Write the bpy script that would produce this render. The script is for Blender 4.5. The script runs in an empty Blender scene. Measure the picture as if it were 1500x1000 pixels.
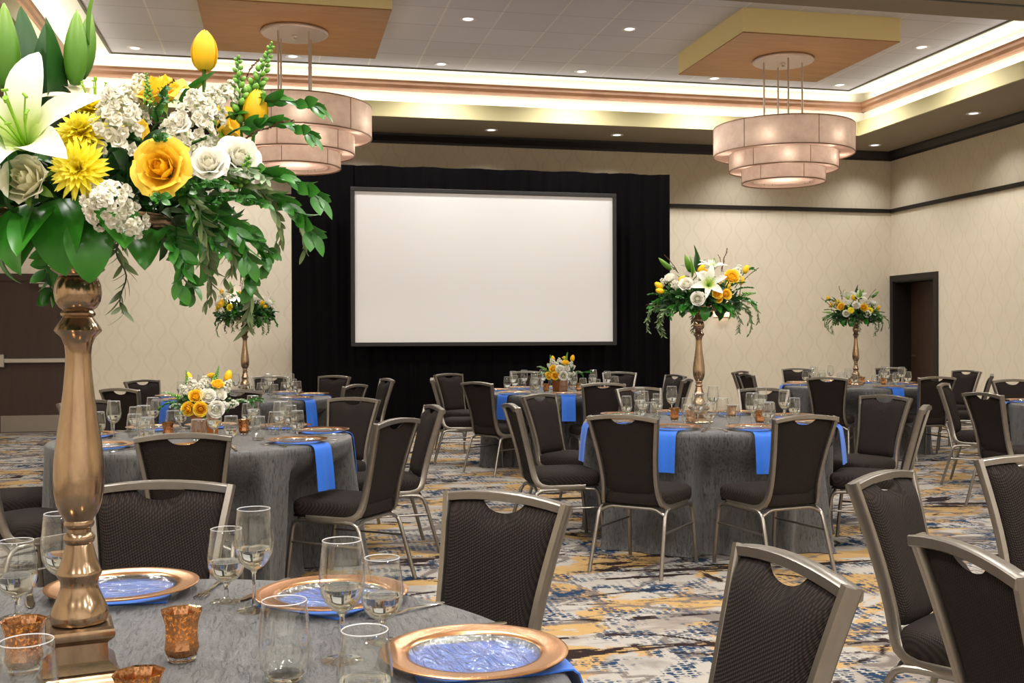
import bpy, math, random
from mathutils import Vector, Matrix, Quaternion
PI = math.pi
C = bpy.context.scene.collection
SC = bpy.context.scene

def lin(r, g, b, k=1.0):
    f = lambda c: ((c/255.0)/12.92 if c/255.0 <= 0.04045 else ((c/255.0+0.055)/1.055)**2.4)
    return (f(r)*k, f(g)*k, f(b)*k, 1.0)
def clamp(x, a=0.0, b=1.0): return max(a, min(b, x))
def sstep(a, b, x):
    t = clamp((x-a)/(b-a)); return t*t*(3-2*t)
def interp(x, pts):
    if x <= pts[0][0]: return pts[0][1]
    for (x0, y0), (x1, y1) in zip(pts, pts[1:]):
        if x <= x1: return y0+(y1-y0)*(x-x0)/(x1-x0)
    return pts[-1][1]

# ------------------------------------------------------------------ mesh builder
class MB:
    def __init__(s): s.v = []; s.f = []; s.t = []; s.has_t = False
    def add(s, verts, faces, t=None):
        b = len(s.v); s.v += [tuple(p) for p in verts]; s.f += [tuple(b+i for i in f) for f in faces]
        s.t += list(t) if t is not None else [0.0]*len(verts)
        if t is not None: s.has_t = True
        return s
    def box(s, x0, x1, y0, y1, z0, z1, bev=0.0):
        if bev <= 0:
            return s.add([(x0,y0,z0),(x1,y0,z0),(x1,y1,z0),(x0,y1,z0),(x0,y0,z1),(x1,y0,z1),(x1,y1,z1),(x0,y1,z1)],
                  [(3,2,1,0),(4,5,6,7),(0,1,5,4),(1,2,6,5),(2,3,7,6),(3,0,4,7)])
        b = bev
        rings = []
        for ins, z in ((b, z0), (0, z0+b), (0, z1-b), (b, z1)):
            X0, X1, Y0, Y1 = x0+ins, x1-ins, y0+ins, y1-ins
            c = b*0.6
            rings.append([(X0+c,Y0,z),(X1-c,Y0,z),(X1,Y0+c,z),(X1,Y1-c,z),(X1-c,Y1,z),(X0+c,Y1,z),(X0,Y1-c,z),(X0,Y0+c,z)])
        return s.rings(rings, True, True)
    def rings(s, rings, cap0=False, cap1=False, closed=True, t=None):
        n = len(rings[0]); v = [p for r in rings for p in r]; f = []
        for i in range(len(rings)-1):
            for j in range(n if closed else n-1):
                k = (j+1) % n
                f.append((i*n+j, i*n+k, (i+1)*n+k, (i+1)*n+j))
        if cap0: f.append(tuple(range(n-1, -1, -1)))
        if cap1: f.append(tuple((len(rings)-1)*n+j for j in range(n)))
        return s.add(v, f, [t[i] for i in range(len(rings)) for _ in range(n)] if t else None)
    def lathe(s, prof, n=24, c=(0,0,0), cap0=True, cap1=True, a0=0.0, sq=False):
        k = 1/math.cos(PI/n) if sq else 1.0
        return s.rings([[(c[0]+r*k*math.cos(a0+2*PI*j/n), c[1]+r*k*math.sin(a0+2*PI*j/n), c[2]+z) for j in range(n)] for r, z in prof], cap0, cap1)
    def tube(s, path, r, n=8, caps=True):
        P = [Vector(p) for p in path]; R = r if isinstance(r, (list, tuple)) else [r]*len(P)
        rings = []; prev = None
        for i, p in enumerate(P):
            t = (P[min(i+1, len(P)-1)]-P[max(i-1, 0)]).normalized()
            if prev is None:
                a = Vector((0,0,1)) if abs(t.z) < 0.9 else Vector((1,0,0))
                u = t.cross(a).normalized()
            else:
                u = (prev-t*prev.dot(t)).normalized()
            prev = u; w = t.cross(u)
            rings.append([p+(u*math.cos(2*PI*j/n)+w*math.sin(2*PI*j/n))*R[i] for j in range(n)])
        return s.rings(rings, caps, caps)
    def strip(s, path, side, wx, wy, caps=True):
        """rectangular bar swept along path; side = lateral axis"""
        P = [Vector(p) for p in path]; S = Vector(side); rings = []
        for i, p in enumerate(P):
            t = (P[min(i+1, len(P)-1)]-P[max(i-1, 0)]).normalized()
            a = (S-t*S.dot(t)).normalized(); b = t.cross(a)
            q = 0.25
            rings.append([p+a*(x*wx/2)+b*(y*wy/2) for x, y in ((-1,-1+q),(-1+q,-1),(1-q,-1),(1,-1+q),(1,1-q),(1-q,1),(-1+q,1),(-1,1-q))])
        return s.rings(rings, caps, caps)
    def grid(s, pts, t=None):
        n = len(pts[0]); v = [p for r in pts for p in r]; f = []
        for i in range(len(pts)-1):
            for j in range(n-1): f.append((i*n+j, i*n+j+1, (i+1)*n+j+1, (i+1)*n+j))
        return s.add(v, f, t)
    def merge(s, o, M=None):
        return s.add([(M @ Vector(p)) for p in o.v] if M is not None else o.v, o.f, o.t if o.has_t else None)
    def mesh(s, name, smooth=35):
        me = bpy.data.meshes.new(name); me.from_pydata(s.v, [], s.f)
        if s.has_t:
            at = me.attributes.new('tone', 'FLOAT', 'POINT')
            at.data.foreach_set('value', s.t)
        if smooth:
            me.shade_smooth()
            if smooth < 180: me.set_sharp_from_angle(angle=math.radians(smooth))
        me.update()
        return me

def obj(name, me, mat=None, parent=None, M=None, smooth=35):
    if isinstance(me, MB): me = me.mesh(name, smooth)
    if mat is not None and not me.materials: me.materials.append(mat)
    o = bpy.data.objects.new(name, me); C.objects.link(o)
    if parent is not None: o.parent = parent
    if M is not None: o.matrix_local = M if parent is not None else M
    return o
def tag(o, label, cat, group=None):
    o['label'] = label; o['category'] = cat
    if group: o['group'] = group
    return o
def thing(name, label, cat, loc=(0,0,0), rz=0.0, group=None):
    o = bpy.data.objects.new(name, None); C.objects.link(o)
    o.empty_display_size = 0.1
    o.location = loc; o.rotation_euler = (0,0,rz)
    return tag(o, label, cat, group)
def struct(name, me, mat, smooth=0):
    o = obj(name, me, mat, smooth=smooth); o['kind'] = 'structure'
    return o

# ------------------------------------------------------------------ materials
class N:
    def __init__(s, name):
        s.m = bpy.data.materials.new(name); s.m.use_nodes = True
        s.t = s.m.node_tree; s.t.nodes.clear()
        s.out = s.t.nodes.new('ShaderNodeOutputMaterial')
    def n(s, typ, ins=None, **kw):
        d = s.t.nodes.new('ShaderNode'+typ)
        for k, v in kw.items(): setattr(d, k, v)
        for k, v in (ins or {}).items(): s.set(d.inputs[k], v)
        return d
    def set(s, sock, v):
        if isinstance(v, bpy.types.NodeSocket): s.t.links.new(v, sock)
        elif isinstance(v, bpy.types.Node): s.t.links.new(v.outputs[0], sock)
        else: sock.default_value = v
    def math(s, op, a, b=0.0, c=0.0, clampit=False):
        d = s.n('Math', {0: a, 1: b, 2: c}, operation=op); d.use_clamp = clampit
        return d.outputs[0]
    def ramp(s, fac, stops, interp='LINEAR'):
        d = s.n('ValToRGB', {0: fac}); r = d.color_ramp; r.interpolation = interp
        while len(r.elements) < len(stops): r.elements.new(0.5)
        for e, (p, c) in zip(r.elements, stops): e.position = p; e.color = c
        return d.outputs[0]
    def mix(s, fac, a, b, mode='MIX'):
        d = s.n('Mix', data_type='RGBA', blend_type=mode)
        s.set(d.inputs[0], fac); s.set(d.inputs[6], a); s.set(d.inputs[7], b)
        return d.outputs[2]
    def coord(s, which='Object', scale=(1,1,1), loc=(0,0,0), rot=(0,0,0)):
        tc = s.n('TexCoord')
        return s.n('Mapping', {0: tc.outputs[which], 1: loc, 2: rot, 3: scale}).outputs[0]
    def world(s, scale=(1,1,1), rot=(0,0,0)):
        g = s.n('NewGeometry')
        return s.n('Mapping', {0: g.outputs['Position'], 2: rot, 3: scale}).outputs[0]
    def noise(s, co, scale, detail=3, rough=0.5, dist=0.0):
        return s.n('TexNoise', {'Vector': co, 'Scale': scale, 'Detail': detail, 'Roughness': rough, 'Distortion': dist}).outputs[0]
    def bump(s, h, strength=0.3, dist=0.01):
        return s.n('Bump', {'Strength': strength, 'Distance': dist, 'Height': h}).outputs[0]
    def bsdf(s, **kw):
        d = s.n('BsdfPrincipled')
        for k, v in kw.items(): s.set(d.inputs[k.replace('_', ' ')], v)
        s.t.links.new(d.outputs[0], s.out.inputs[0]); return d
    def surf(s, sh):
        s.set(s.out.inputs[0], sh); return s.m

def simple(name, col, rough=0.6, metal=0.0, **kw):
    n = N(name); n.bsdf(Base_Color=col, Roughness=rough, Metallic=metal, **kw); return n.m

def emit_mat(name, col, s):
    n = N(name); return n.surf(n.n('Emission', {0: col, 1: s}))

M = {}
def build_materials():
    # carpet ---------------------------------------------------------------
    n = N('carpet'); w = n.world()
    sep = n.n('SeparateXYZ', {0: w})
    # pixelated coordinates give the tufted, blocky edges
    def snap(sock, k): return n.math('DIVIDE', n.math('FLOOR', n.math('MULTIPLY', sock, k)), k)
    px = n.n('CombineXYZ', {0: snap(sep.outputs[0], 70), 1: snap(sep.outputs[1], 70), 2: 0.0}).outputs[0]
    def mp(scale, loc=(0,0,0), rot=0.0): scale = (scale[0]*1.25, scale[1]*0.85, 1); return n.n('Mapping', {0: px, 1: loc, 2: (0,0,rot), 3: scale}).outputs[0]
    big = n.noise(mp((0.55, 1.5, 1), rot=0.15), 1.5, 5, 0.62, 0.9)
    base = n.ramp(big, [(0.30, lin(132,120,110)), (0.40, lin(170,160,147)), (0.47, lin(190,183,171)), (0.60, lin(184,178,168)), (0.66, lin(142,134,126)), (0.8, lin(130,124,118))])
    ym = n.noise(mp((0.6, 1.6, 1), (3.1, 7.7, 0), -0.1), 1.9, 4, 0.6, 0.7)
    ymask = n.ramp(ym, [(0.53, (0,0,0,1)), (0.55, (1,1,1,1))])
    yb = n.noise(mp((1, 1, 1)), 9.0, 2)
    ycol = n.mix(yb, lin(208,172,112), lin(186,146,88))
    col = n.mix(n.math('MULTIPLY', ymask, 0.95), base, ycol)
    # grey swirls
    g1 = n.noise(mp((0.5, 1.3, 1), (11, 2, 0)), 1.3, 2, 0.5, 1.2)
    gl = n.math('ABSOLUTE', n.math('SUBTRACT', g1, 0.5))
    gm = n.ramp(gl, [(0.0, (1,1,1,1)), (0.012, (1,1,1,1)), (0.02, (0,0,0,1))])
    col = n.mix(n.math('MULTIPLY', gm, 0.9), col, lin(122,112,105))
    # blue dotted areas
    bm = n.noise(mp((0.7, 1.5, 1), (5, 19, 0)), 2.7, 4, 0.62, 0.6)
    bmask = n.ramp(bm, [(0.46, (0,0,0,1)), (0.53, (1,1,1,1))])
    vor = n.n('TexVoronoi', {'Vector': n.n('Mapping', {0: w, 3: (1.0, 1.5, 1)}).outputs[0], 'Scale': 26.0, 'Randomness': 0.3})
    dots = n.ramp(vor.outputs['Distance'], [(0.40, (1,1,1,1)), (0.46, (0,0,0,1))])
    solid = n.ramp(bm, [(0.585, (0,0,0,1)), (0.61, (1,1,1,1))])
    bl = n.math('MAXIMUM', n.math('MULTIPLY', bmask, dots), solid)
    bl = n.math('MULTIPLY', bl, n.ramp(n.noise(mp((1,1,1)), 9, 3, 0.6), [(0.44, (0,0,0,1)), (0.50, (1,1,1,1))]))
    col = n.mix(bl, col, lin(34,60,88))
    # dark brown brush strokes
    dm = n.noise(mp((0.36, 2.4, 1), (23, 4, 0), 0.12), 2.1, 5, 0.68, 0.6)
    dmask = n.ramp(dm, [(0.585, (0,0,0,1)), (0.60, (1,1,1,1))])
    d2 = n.noise(mp((0.4, 1.2, 1), (31, 9, 0), -0.25), 1.0, 2, 0.5, 1.5)
    dl = n.ramp(n.math('ABSOLUTE', n.math('SUBTRACT', d2, 0.52)), [(0.0, (1,1,1,1)), (0.008, (1,1,1,1)), (0.014, (0,0,0,1))])
    dbr = n.ramp(n.noise(mp((1,1,1), (2,2,0)), 3.5, 4, 0.7), [(0.46, (0,0,0,1)), (0.52, (1,1,1,1))])
    dall = n.math('MAXIMUM', dmask, n.math('MULTIPLY', dl, dbr))
    col = n.mix(dall, col, lin(48,35,33))
    pile = n.noise(n.world(), 260, 2); col = n.mix(1.0, col, (0.70,0.70,0.72,1), 'MULTIPLY')
    col = n.mix(0.22, col, n.mix(pile, (0.3,0.3,0.3,1), (1,1,1,1)), 'MULTIPLY')
    n.bsdf(Base_Color=col, Roughness=0.95, Specular_IOR_Level=0.1, Normal=n.bump(pile, 0.25, 0.004)); M['carpet'] = n.m
    # wallpaper: pale ogee lines ----------------------------------------------
    n = N('wallpaper'); w = n.world(); sp = n.n('SeparateXYZ', {0: w})
    h = n.math('ADD', sp.outputs[0], sp.outputs[1])
    wob = n.noise(n.world(), 3.0, 2)
    ph = n.math('ADD', n.math('MULTIPLY', sp.outputs[2], 2*PI/0.46), n.math('MULTIPLY', wob, 0.8))
    sw = n.math('MULTIPLY', n.math('SINE', ph), 0.16)
    u = n.math('DIVIDE', h, 0.36)
    def line(a):
        fr = n.math('FRACT', a)
        return n.ramp(n.math('ABSOLUTE', n.math('SUBTRACT', fr, 0.5)), [(0.0, (1,1,1,1)), (0.025, (1,1,1,1)), (0.055, (0,0,0,1))])
    l = n.math('MAXIMUM', line(n.math('ADD', u, sw)), line(n.math('ADD', n.math('SUBTRACT', u, sw), 0.5)))
    mot = n.noise(n.world(), 7.0, 4, 0.6)
    basec = n.mix(mot, lin(224,214,194), lin(214,202,180))
    c = n.mix(n.math('MULTIPLY', l, 0.15), basec, lin(178,164,140))
    fine = n.noise(n.world((60,60,220)), 2.0, 2)
    n.bsdf(Base_Color=c, Roughness=0.7, Normal=n.bump(fine, 0.08, 0.002)); M['wallpaper'] = n.m
    # paint -------------------------------------------------------------------
    M['soffit'] = simple('tan_paint', lin(146,134,114), 0.8)
    M['fascia'] = simple('olive_cream_paint', lin(206,197,150), 0.75)
    M['cream'] = simple('cream_paint', lin(238,234,214), 0.8)
    M['plain_wall'] = simple('plain_beige', lin(236,230,220), 0.8)
    M['espresso'] = simple('espresso_wood', lin(20,13,11), 0.5)
    M['reveal'] = simple('greenish_trim', lin(110,108,88), 0.7)  # dark greenish trim around the tile field, its own colour
    # ceiling tile -------------------------------------------------------------
    n = N('ceiling_tile'); w = n.world(); sp = n.n('SeparateXYZ', {0: w})
    def gl(sock, off, per):
        fr = n.math('FRACT', n.math('ADD', n.math('DIVIDE', n.math('SUBTRACT', sock, off), per), 100.5))
        return n.ramp(n.math('ABSOLUTE', n.math('SUBTRACT', fr, 0.5)), [(0.0, (1,1,1,1)), (0.012, (1,1,1,1)), (0.018, (0,0,0,1))])
    lx, ly = gl(sp.outputs[0], 1.18, 0.653), gl(sp.outputs[1], 11.72, 0.67)
    sq = n.n('TexWhiteNoise', {0: n.n('CombineXYZ', {0: n.math('FLOOR', n.math('DIVIDE', n.math('SUBTRACT', sp.outputs[0], 1.18), 0.653)), 1: n.math('FLOOR', n.math('DIVIDE', n.math('SUBTRACT', sp.outputs[1], 11.72), 0.67))})})
    c = n.mix(sq.outputs[0], lin(208,206,212), lin(218,216,222))
    c = n.mix(n.math('MULTIPLY', lx, 0.8), c, lin(236,230,228)); c = n.mix(n.math('MULTIPLY', ly, 0.35), c, lin(150,145,145))
    n.bsdf(Base_Color=c, Roughness=0.9, Normal=n.bump(n.noise(n.world(), 150, 2), 0.15, 0.003)); M['tile'] = n.m
    # wood ---------------------------------------------------------------------
    def wood(name, a, b, rough, scale):
        n = N(name); co = n.world(scale)
        k = n.noise(co, 1.6, 5, 0.6, 0.8)
        n.bsdf(Base_Color=n.mix(n.ramp(k, [(0.3, (0,0,0,1)), (0.7, (1,1,1,1))]), a, b), Roughness=rough); M[name] = n.m
    wood('strip_wood', lin(118,80,54), lin(146,104,74), 0.3, (1.5, 1.5, 6))
    wood('panel_wood', lin(160,114,64), lin(178,132,80), 0.45, (1.2, 7, 3))
    wood('door_wood', lin(50,33,25), lin(62,42,32), 0.45, (9, 9, 0.7))
    M['mustard'] = simple('mustard_paint', lin(255,238,176), 0.7)
    M['drape'] = simple('black_velour', (0.0035,0.003,0.0035,1), 0.95, Specular_IOR_Level=0.05)
    M['screen'] = simple('screen_white', lin(228,227,225), 0.85)
    M['screen_frame'] = simple('screen_border', lin(34,31,30), 0.7)
    M['steel'] = simple('satin_steel', lin(188,184,178), 0.3, 1.0)
    M['kick'] = simple('kick_plate', lin(150,140,130), 0.45, 0.7)
    # chair --------------------------------------------------------------------
    n = N('chair_fabric'); co = n.coord('Object'); sp = n.n('SeparateXYZ', {0: co})
    k = 2*PI/0.0105
    yy = n.math('ADD', sp.outputs[2], sp.outputs[1])
    a = n.math('SINE', n.math('MULTIPLY', n.math('ADD', sp.outputs[0], n.math('MULTIPLY', yy, 0.6)), k))
    b = n.math('SINE', n.math('MULTIPLY', n.math('SUBTRACT', yy, n.math('MULTIPLY', sp.outputs[0], 0.35)), k))
    h = n.math('MULTIPLY', a, b)
    dots = n.ramp(h, [(0.0, (0,0,0,1)), (0.6, (1,1,1,1))])
    c = n.mix(dots, lin(24,18,16), lin(50,39,34))
    n.bsdf(Base_Color=c, Roughness=0.85, Specular_IOR_Level=0.2, Normal=n.bump(h, 0.5, 0.002)); M['chair_fabric'] = n.m
    n = N('chair_metal'); k = n.noise(n.coord('Object', (6,6,6)), 3.0, 3)
    n.bsdf(Base_Color=n.mix(k, lin(154,148,140), lin(134,128,120)), Roughness=0.32, Metallic=0.92); M['chair_metal'] = n.m
    # crushed tablecloth ---------------------------------------------------------
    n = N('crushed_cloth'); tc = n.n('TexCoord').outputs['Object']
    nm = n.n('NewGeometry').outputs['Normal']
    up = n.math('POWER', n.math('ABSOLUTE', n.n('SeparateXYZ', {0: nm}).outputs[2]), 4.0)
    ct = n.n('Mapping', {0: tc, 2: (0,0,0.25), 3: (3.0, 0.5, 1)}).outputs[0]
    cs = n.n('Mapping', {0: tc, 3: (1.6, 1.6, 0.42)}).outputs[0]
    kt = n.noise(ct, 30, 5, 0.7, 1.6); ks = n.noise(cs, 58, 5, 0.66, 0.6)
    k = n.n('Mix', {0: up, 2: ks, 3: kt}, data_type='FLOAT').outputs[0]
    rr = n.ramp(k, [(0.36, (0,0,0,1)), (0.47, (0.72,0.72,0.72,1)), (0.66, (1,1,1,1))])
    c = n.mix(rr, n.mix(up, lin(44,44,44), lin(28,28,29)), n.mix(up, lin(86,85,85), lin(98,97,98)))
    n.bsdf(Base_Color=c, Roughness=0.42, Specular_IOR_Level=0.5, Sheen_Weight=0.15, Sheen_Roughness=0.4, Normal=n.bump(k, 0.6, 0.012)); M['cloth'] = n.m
    # napkin ---------------------------------------------------------------------
    n = N('blue_napkin'); k = n.noise(n.coord('Object', (1,1,1)), 300, 2)
    n.bsdf(Base_Color=n.mix(k, lin(14,86,192), lin(34,112,216)), Roughness=0.6, Sheen_Weight=0.2, Normal=n.bump(k, 0.1, 0.001)); M['napkin'] = n.m
    # metals / tableware ------------------------------------------------------------
    n = N('copper_rim'); k = n.noise(n.coord('Object', (1,1,1)), 14, 3)
    n.bsdf(Base_Color=n.mix(k, lin(216,156,106), lin(228,174,126)), Roughness=0.22, Metallic=0.95); M['copper_rim'] = n.m
    n = N('flatware'); n.bsdf(Base_Color=lin(214,212,210), Roughness=0.12, Metallic=1.0); M['flatware'] = n.m
    n = N('bronze'); co = n.coord('Object')
    k = n.noise(n.n('Mapping', {0: co, 3: (9, 9, 1.6)}).outputs[0], 3.0, 5, 0.65, 0.4)
    k2 = n.noise(n.n('Mapping', {0: co, 3: (1, 1, 1)}).outputs[0], 90.0, 2)
    c = n.ramp(k, [(0.3, lin(136,112,92)), (0.5, lin(160,136,110)), (0.7, lin(178,154,126))])
    n.bsdf(Base_Color=c, Metallic=0.92, Roughness=n.ramp(k, [(0.3, (0.22,)*3+(1,)), (0.7, (0.13,)*3+(1,))]), Normal=n.bump(k2, 0.06, 0.002)); M['bronze'] = n.m
    n = N('copper_box'); k = n.noise(n.coord('Object'), 12, 3)
    n.bsdf(Base_Color=n.mix(k, lin(156,92,48), lin(182,118,66)), Metallic=0.85, Roughness=0.38); M['copper_box'] = n.m
    # thin clear glass: clear body, fresnel mirror at the edges
    n = N('clear_glass'); fc = n.n('LayerWeight', {0: 0.5}).outputs['Facing']
    fr = n.math('ADD', n.math('MULTIPLY', n.math('POWER', fc, 3.0), 0.9), 0.05)
    n.surf(n.n('MixShader', {0: fr, 1: n.n('BsdfTransparent', {0: (0.975,0.985,0.98,1)}), 2: n.n('BsdfGlossy', {0: (1,1,1,1), 1: 0.02})})); M['glass'] = n.m
    n = N('rim_highlight'); n.surf(n.n('MixShader', {0: 0.45, 1: n.n('BsdfTransparent'), 2: n.n('BsdfPrincipled', {'Base Color': (0.85,0.85,0.87,1), 'Roughness': 0.15})})); M['rim_highlight'] = n.m  # milky white mixed in paints the highlight along the glass edge
    n = N('water'); n.surf(n.n('BsdfGlass', {0: (0.99,1,1,1), 1: 0.0, 2: 1.33})); M['water'] = n.m
    n = N('glass_foot'); fc = n.n('LayerWeight', {0: 0.5}).outputs['Facing']
    fr = n.math('ADD', n.math('MULTIPLY', n.math('POWER', fc, 3.0), 0.8), 0.12)
    n.surf(n.n('MixShader', {0: fr, 1: n.n('BsdfTransparent', {0: (0.96,0.98,0.97,1)}), 2: n.n('BsdfGlossy', {0: (1,1,1,1), 1: 0.03})})); M['glass_foot'] = n.m
    n = N('solid_glass'); n.surf(n.n('BsdfGlass', {0: (0.98,0.99,0.985,1), 1: 0.0, 2: 1.45})); M['solid_glass'] = n.m
    n = N('dish_glass'); k = n.noise(n.coord('Object', (1, 3.2, 1)), 9, 3, 0.55, 1.8)
    bp_ = n.bump(k, 1.0, 0.012)
    fc = n.n('LayerWeight', {0: 0.5, 1: bp_}).outputs['Facing']
    fac = n.math('ADD', n.math('MULTIPLY', n.math('POWER', fc, 2.0), 0.75), 0.15)
    n.surf(n.n('MixShader', {0: fac, 1: n.n('BsdfTransparent', {0: (0.86,0.99,1,1)}), 2: n.n('BsdfGlossy', {0: (1,1,1,1), 1: 0.12, 'Normal': bp_})})); M['dish_glass'] = n.m
    # mercury-glass votive
    n = N('votive_glass'); k = n.noise(n.coord('Object', (1,1,0.8)), 190, 3, 0.65)
    tr = n.n('BsdfTranslucent', {0: lin(240,196,140)}); gp = n.n('BsdfPrincipled', {'Base Color': lin(196,146,108), 'Metallic': 1.0, 'Roughness': 0.16})
    fac = n.ramp(k, [(0.50, (0.12,)*3+(1,)), (0.62, (0.8,)*3+(1,))])
    n.surf(n.n('MixShader', {0: fac, 1: gp, 2: tr})); M['votive'] = n.m
    M['flame'] = emit_mat('candle_flame', lin(255,190,90), 14.0)
    M['wax'] = simple('wax', lin(240,225,200), 0.6)
    # lamp shade ---------------------------------------------------------------------
    n = N('parchment_shade'); k = n.noise(n.coord('Object'), 9, 5, 0.65)
    c = n.mix(n.ramp(k, [(0.3, (0,0,0,1)), (0.7, (1,1,1,1))]), lin(208,184,168), lin(226,206,190))
    n.surf(n.n('MixShader', {0: 0.5, 1: n.n('BsdfDiffuse', {0: c}), 2: n.n('BsdfTranslucent', {0: c})})); M['shade'] = n.m
    M['shade_trim'] = simple('bronze_edge', lin(150,116,92), 0.5, 0.2)
    M['nickel'] = simple('brushed_nickel', lin(206,192,182), 0.4, 0.75)
    n = N('shade_disc'); k = n.noise(n.coord('Object'), 9, 5, 0.65)
    c = n.mix(k, lin(232,196,176), lin(246,220,204))
    n.surf(n.n('MixShader', {0: 0.6, 1: n.n('BsdfDiffuse', {0: c}), 2: n.n('BsdfTranslucent', {0: c})})); M['shade_disc'] = n.m
    M['lens'] = emit_mat('downlight_lens', lin(255,250,246), 3.0)
    M['lens_soft'] = emit_mat('downlight_lens_soft', lin(250,250,255), 1.6)
    M['white_trim'] = simple('white_trim', lin(225,222,222), 0.5)
    n = N('sconce_shade'); n.surf(n.n('MixShader', {0: 0.6, 1: n.n('BsdfDiffuse', {0: lin(240,228,214)}), 2: n.n('BsdfTranslucent', {0: lin(255,240,220)})})); M['sconce'] = n.m
    # plants: 'tone' runs from the base (0) to the tip (1) of every petal or leaf
    def petal(name, stops, rough=0.55, sss=0.25, mott=0.08):
        n = N(name); t = n.n('Attribute', attribute_name='tone').outputs['Fac']
        c = n.ramp(t, stops); k = n.noise(n.coord('Object'), 40, 3)
        c = n.mix(mott, c, n.mix(k, (0.25,0.25,0.25,1), (1,1,1,1)), 'MULTIPLY')
        pb = n.n('BsdfPrincipled', {'Base Color': c, 'Roughness': rough})
        tr = n.n('BsdfTranslucent', {0: c})
        n.surf(n.n('MixShader', {0: sss, 1: pb, 2: tr})); M[name] = n.m
    petal('lily_petal', [(0.0, lin(150,196,60)), (0.22, lin(206,222,130)), (0.5, lin(238,238,226)), (1.0, lin(242,240,234))])
    petal('white_petal', [(0.0, lin(206,216,150)), (0.4, lin(246,243,226)), (1.0, lin(252,250,244))])
    petal('cream_petal', [(0.0, lin(226,224,150)), (0.5, lin(248,244,206)), (1.0, lin(252,249,230))])
    petal('yellow_petal', [(0.0, lin(246,172,14)), (0.5, lin(253,206,36)), (1.0, lin(255,224,84))])
    petal('tulip_petal', [(0.0, lin(196,180,40)), (0.3, lin(248,200,10)), (1.0, lin(255,214,40))])
    petal('mum_petal', [(0.0, lin(236,206,10)), (0.5, lin(252,234,28)), (1.0, lin(255,246,90))])
    petal('stamen', [(0.0, lin(140,190,50)), (1.0, lin(150,200,40))])
    petal('bud_green', [(0.0, lin(66,120,30)), (0.6, lin(104,156,44)), (1.0, lin(150,190,80))], 0.4)
    petal('snap_green', [(0.0, lin(70,136,40)), (1.0, lin(150,206,90))], 0.5)
    petal('salal_leaf', [(0.0, lin(40,104,24)), (0.6, lin(46,122,30)), (1.0, lin(60,136,36))], 0.32, 0.12)
    petal('ruscus_leaf', [(0.0, lin(28,84,22)), (1.0, lin(62,132,40))], 0.35, 0.15)
    petal('olive_leaf', [(0.0, lin(70,94,52)), (1.0, lin(134,152,104))], 0.5, 0.15)
    petal('deep_leaf', [(0.0, lin(16,46,16)), (1.0, lin(40,92,30))], 0.4, 0.1)
    petal('russet_leaf', [(0.0, lin(80,44,34)), (1.0, lin(118,86,56))], 0.5, 0.1)
    petal('dusty_leaf', [(0.0, lin(120,148,110)), (1.0, lin(190,206,176))], 0.6, 0.1)
    petal('twig', [(0.0, lin(92,98,50)), (1.0, lin(104,112,58))], 0.6, 0.0)
# ------------------------------------------------------------------ room
XL, XR, YB, YF = -5.2, 10.08, 16.08, -5.0       # inner faces
SOF, LIP, TILE, BORD = 4.42, 4.63, 5.01, 5.10
TX0, TX1, TYB, HY = -2.50, 8.73, 14.80, 9.10    # tray opening, header face
DZ, DY0, DY1 = 2.24, 14.86, 15.98               # corner doorway in the right wall

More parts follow.
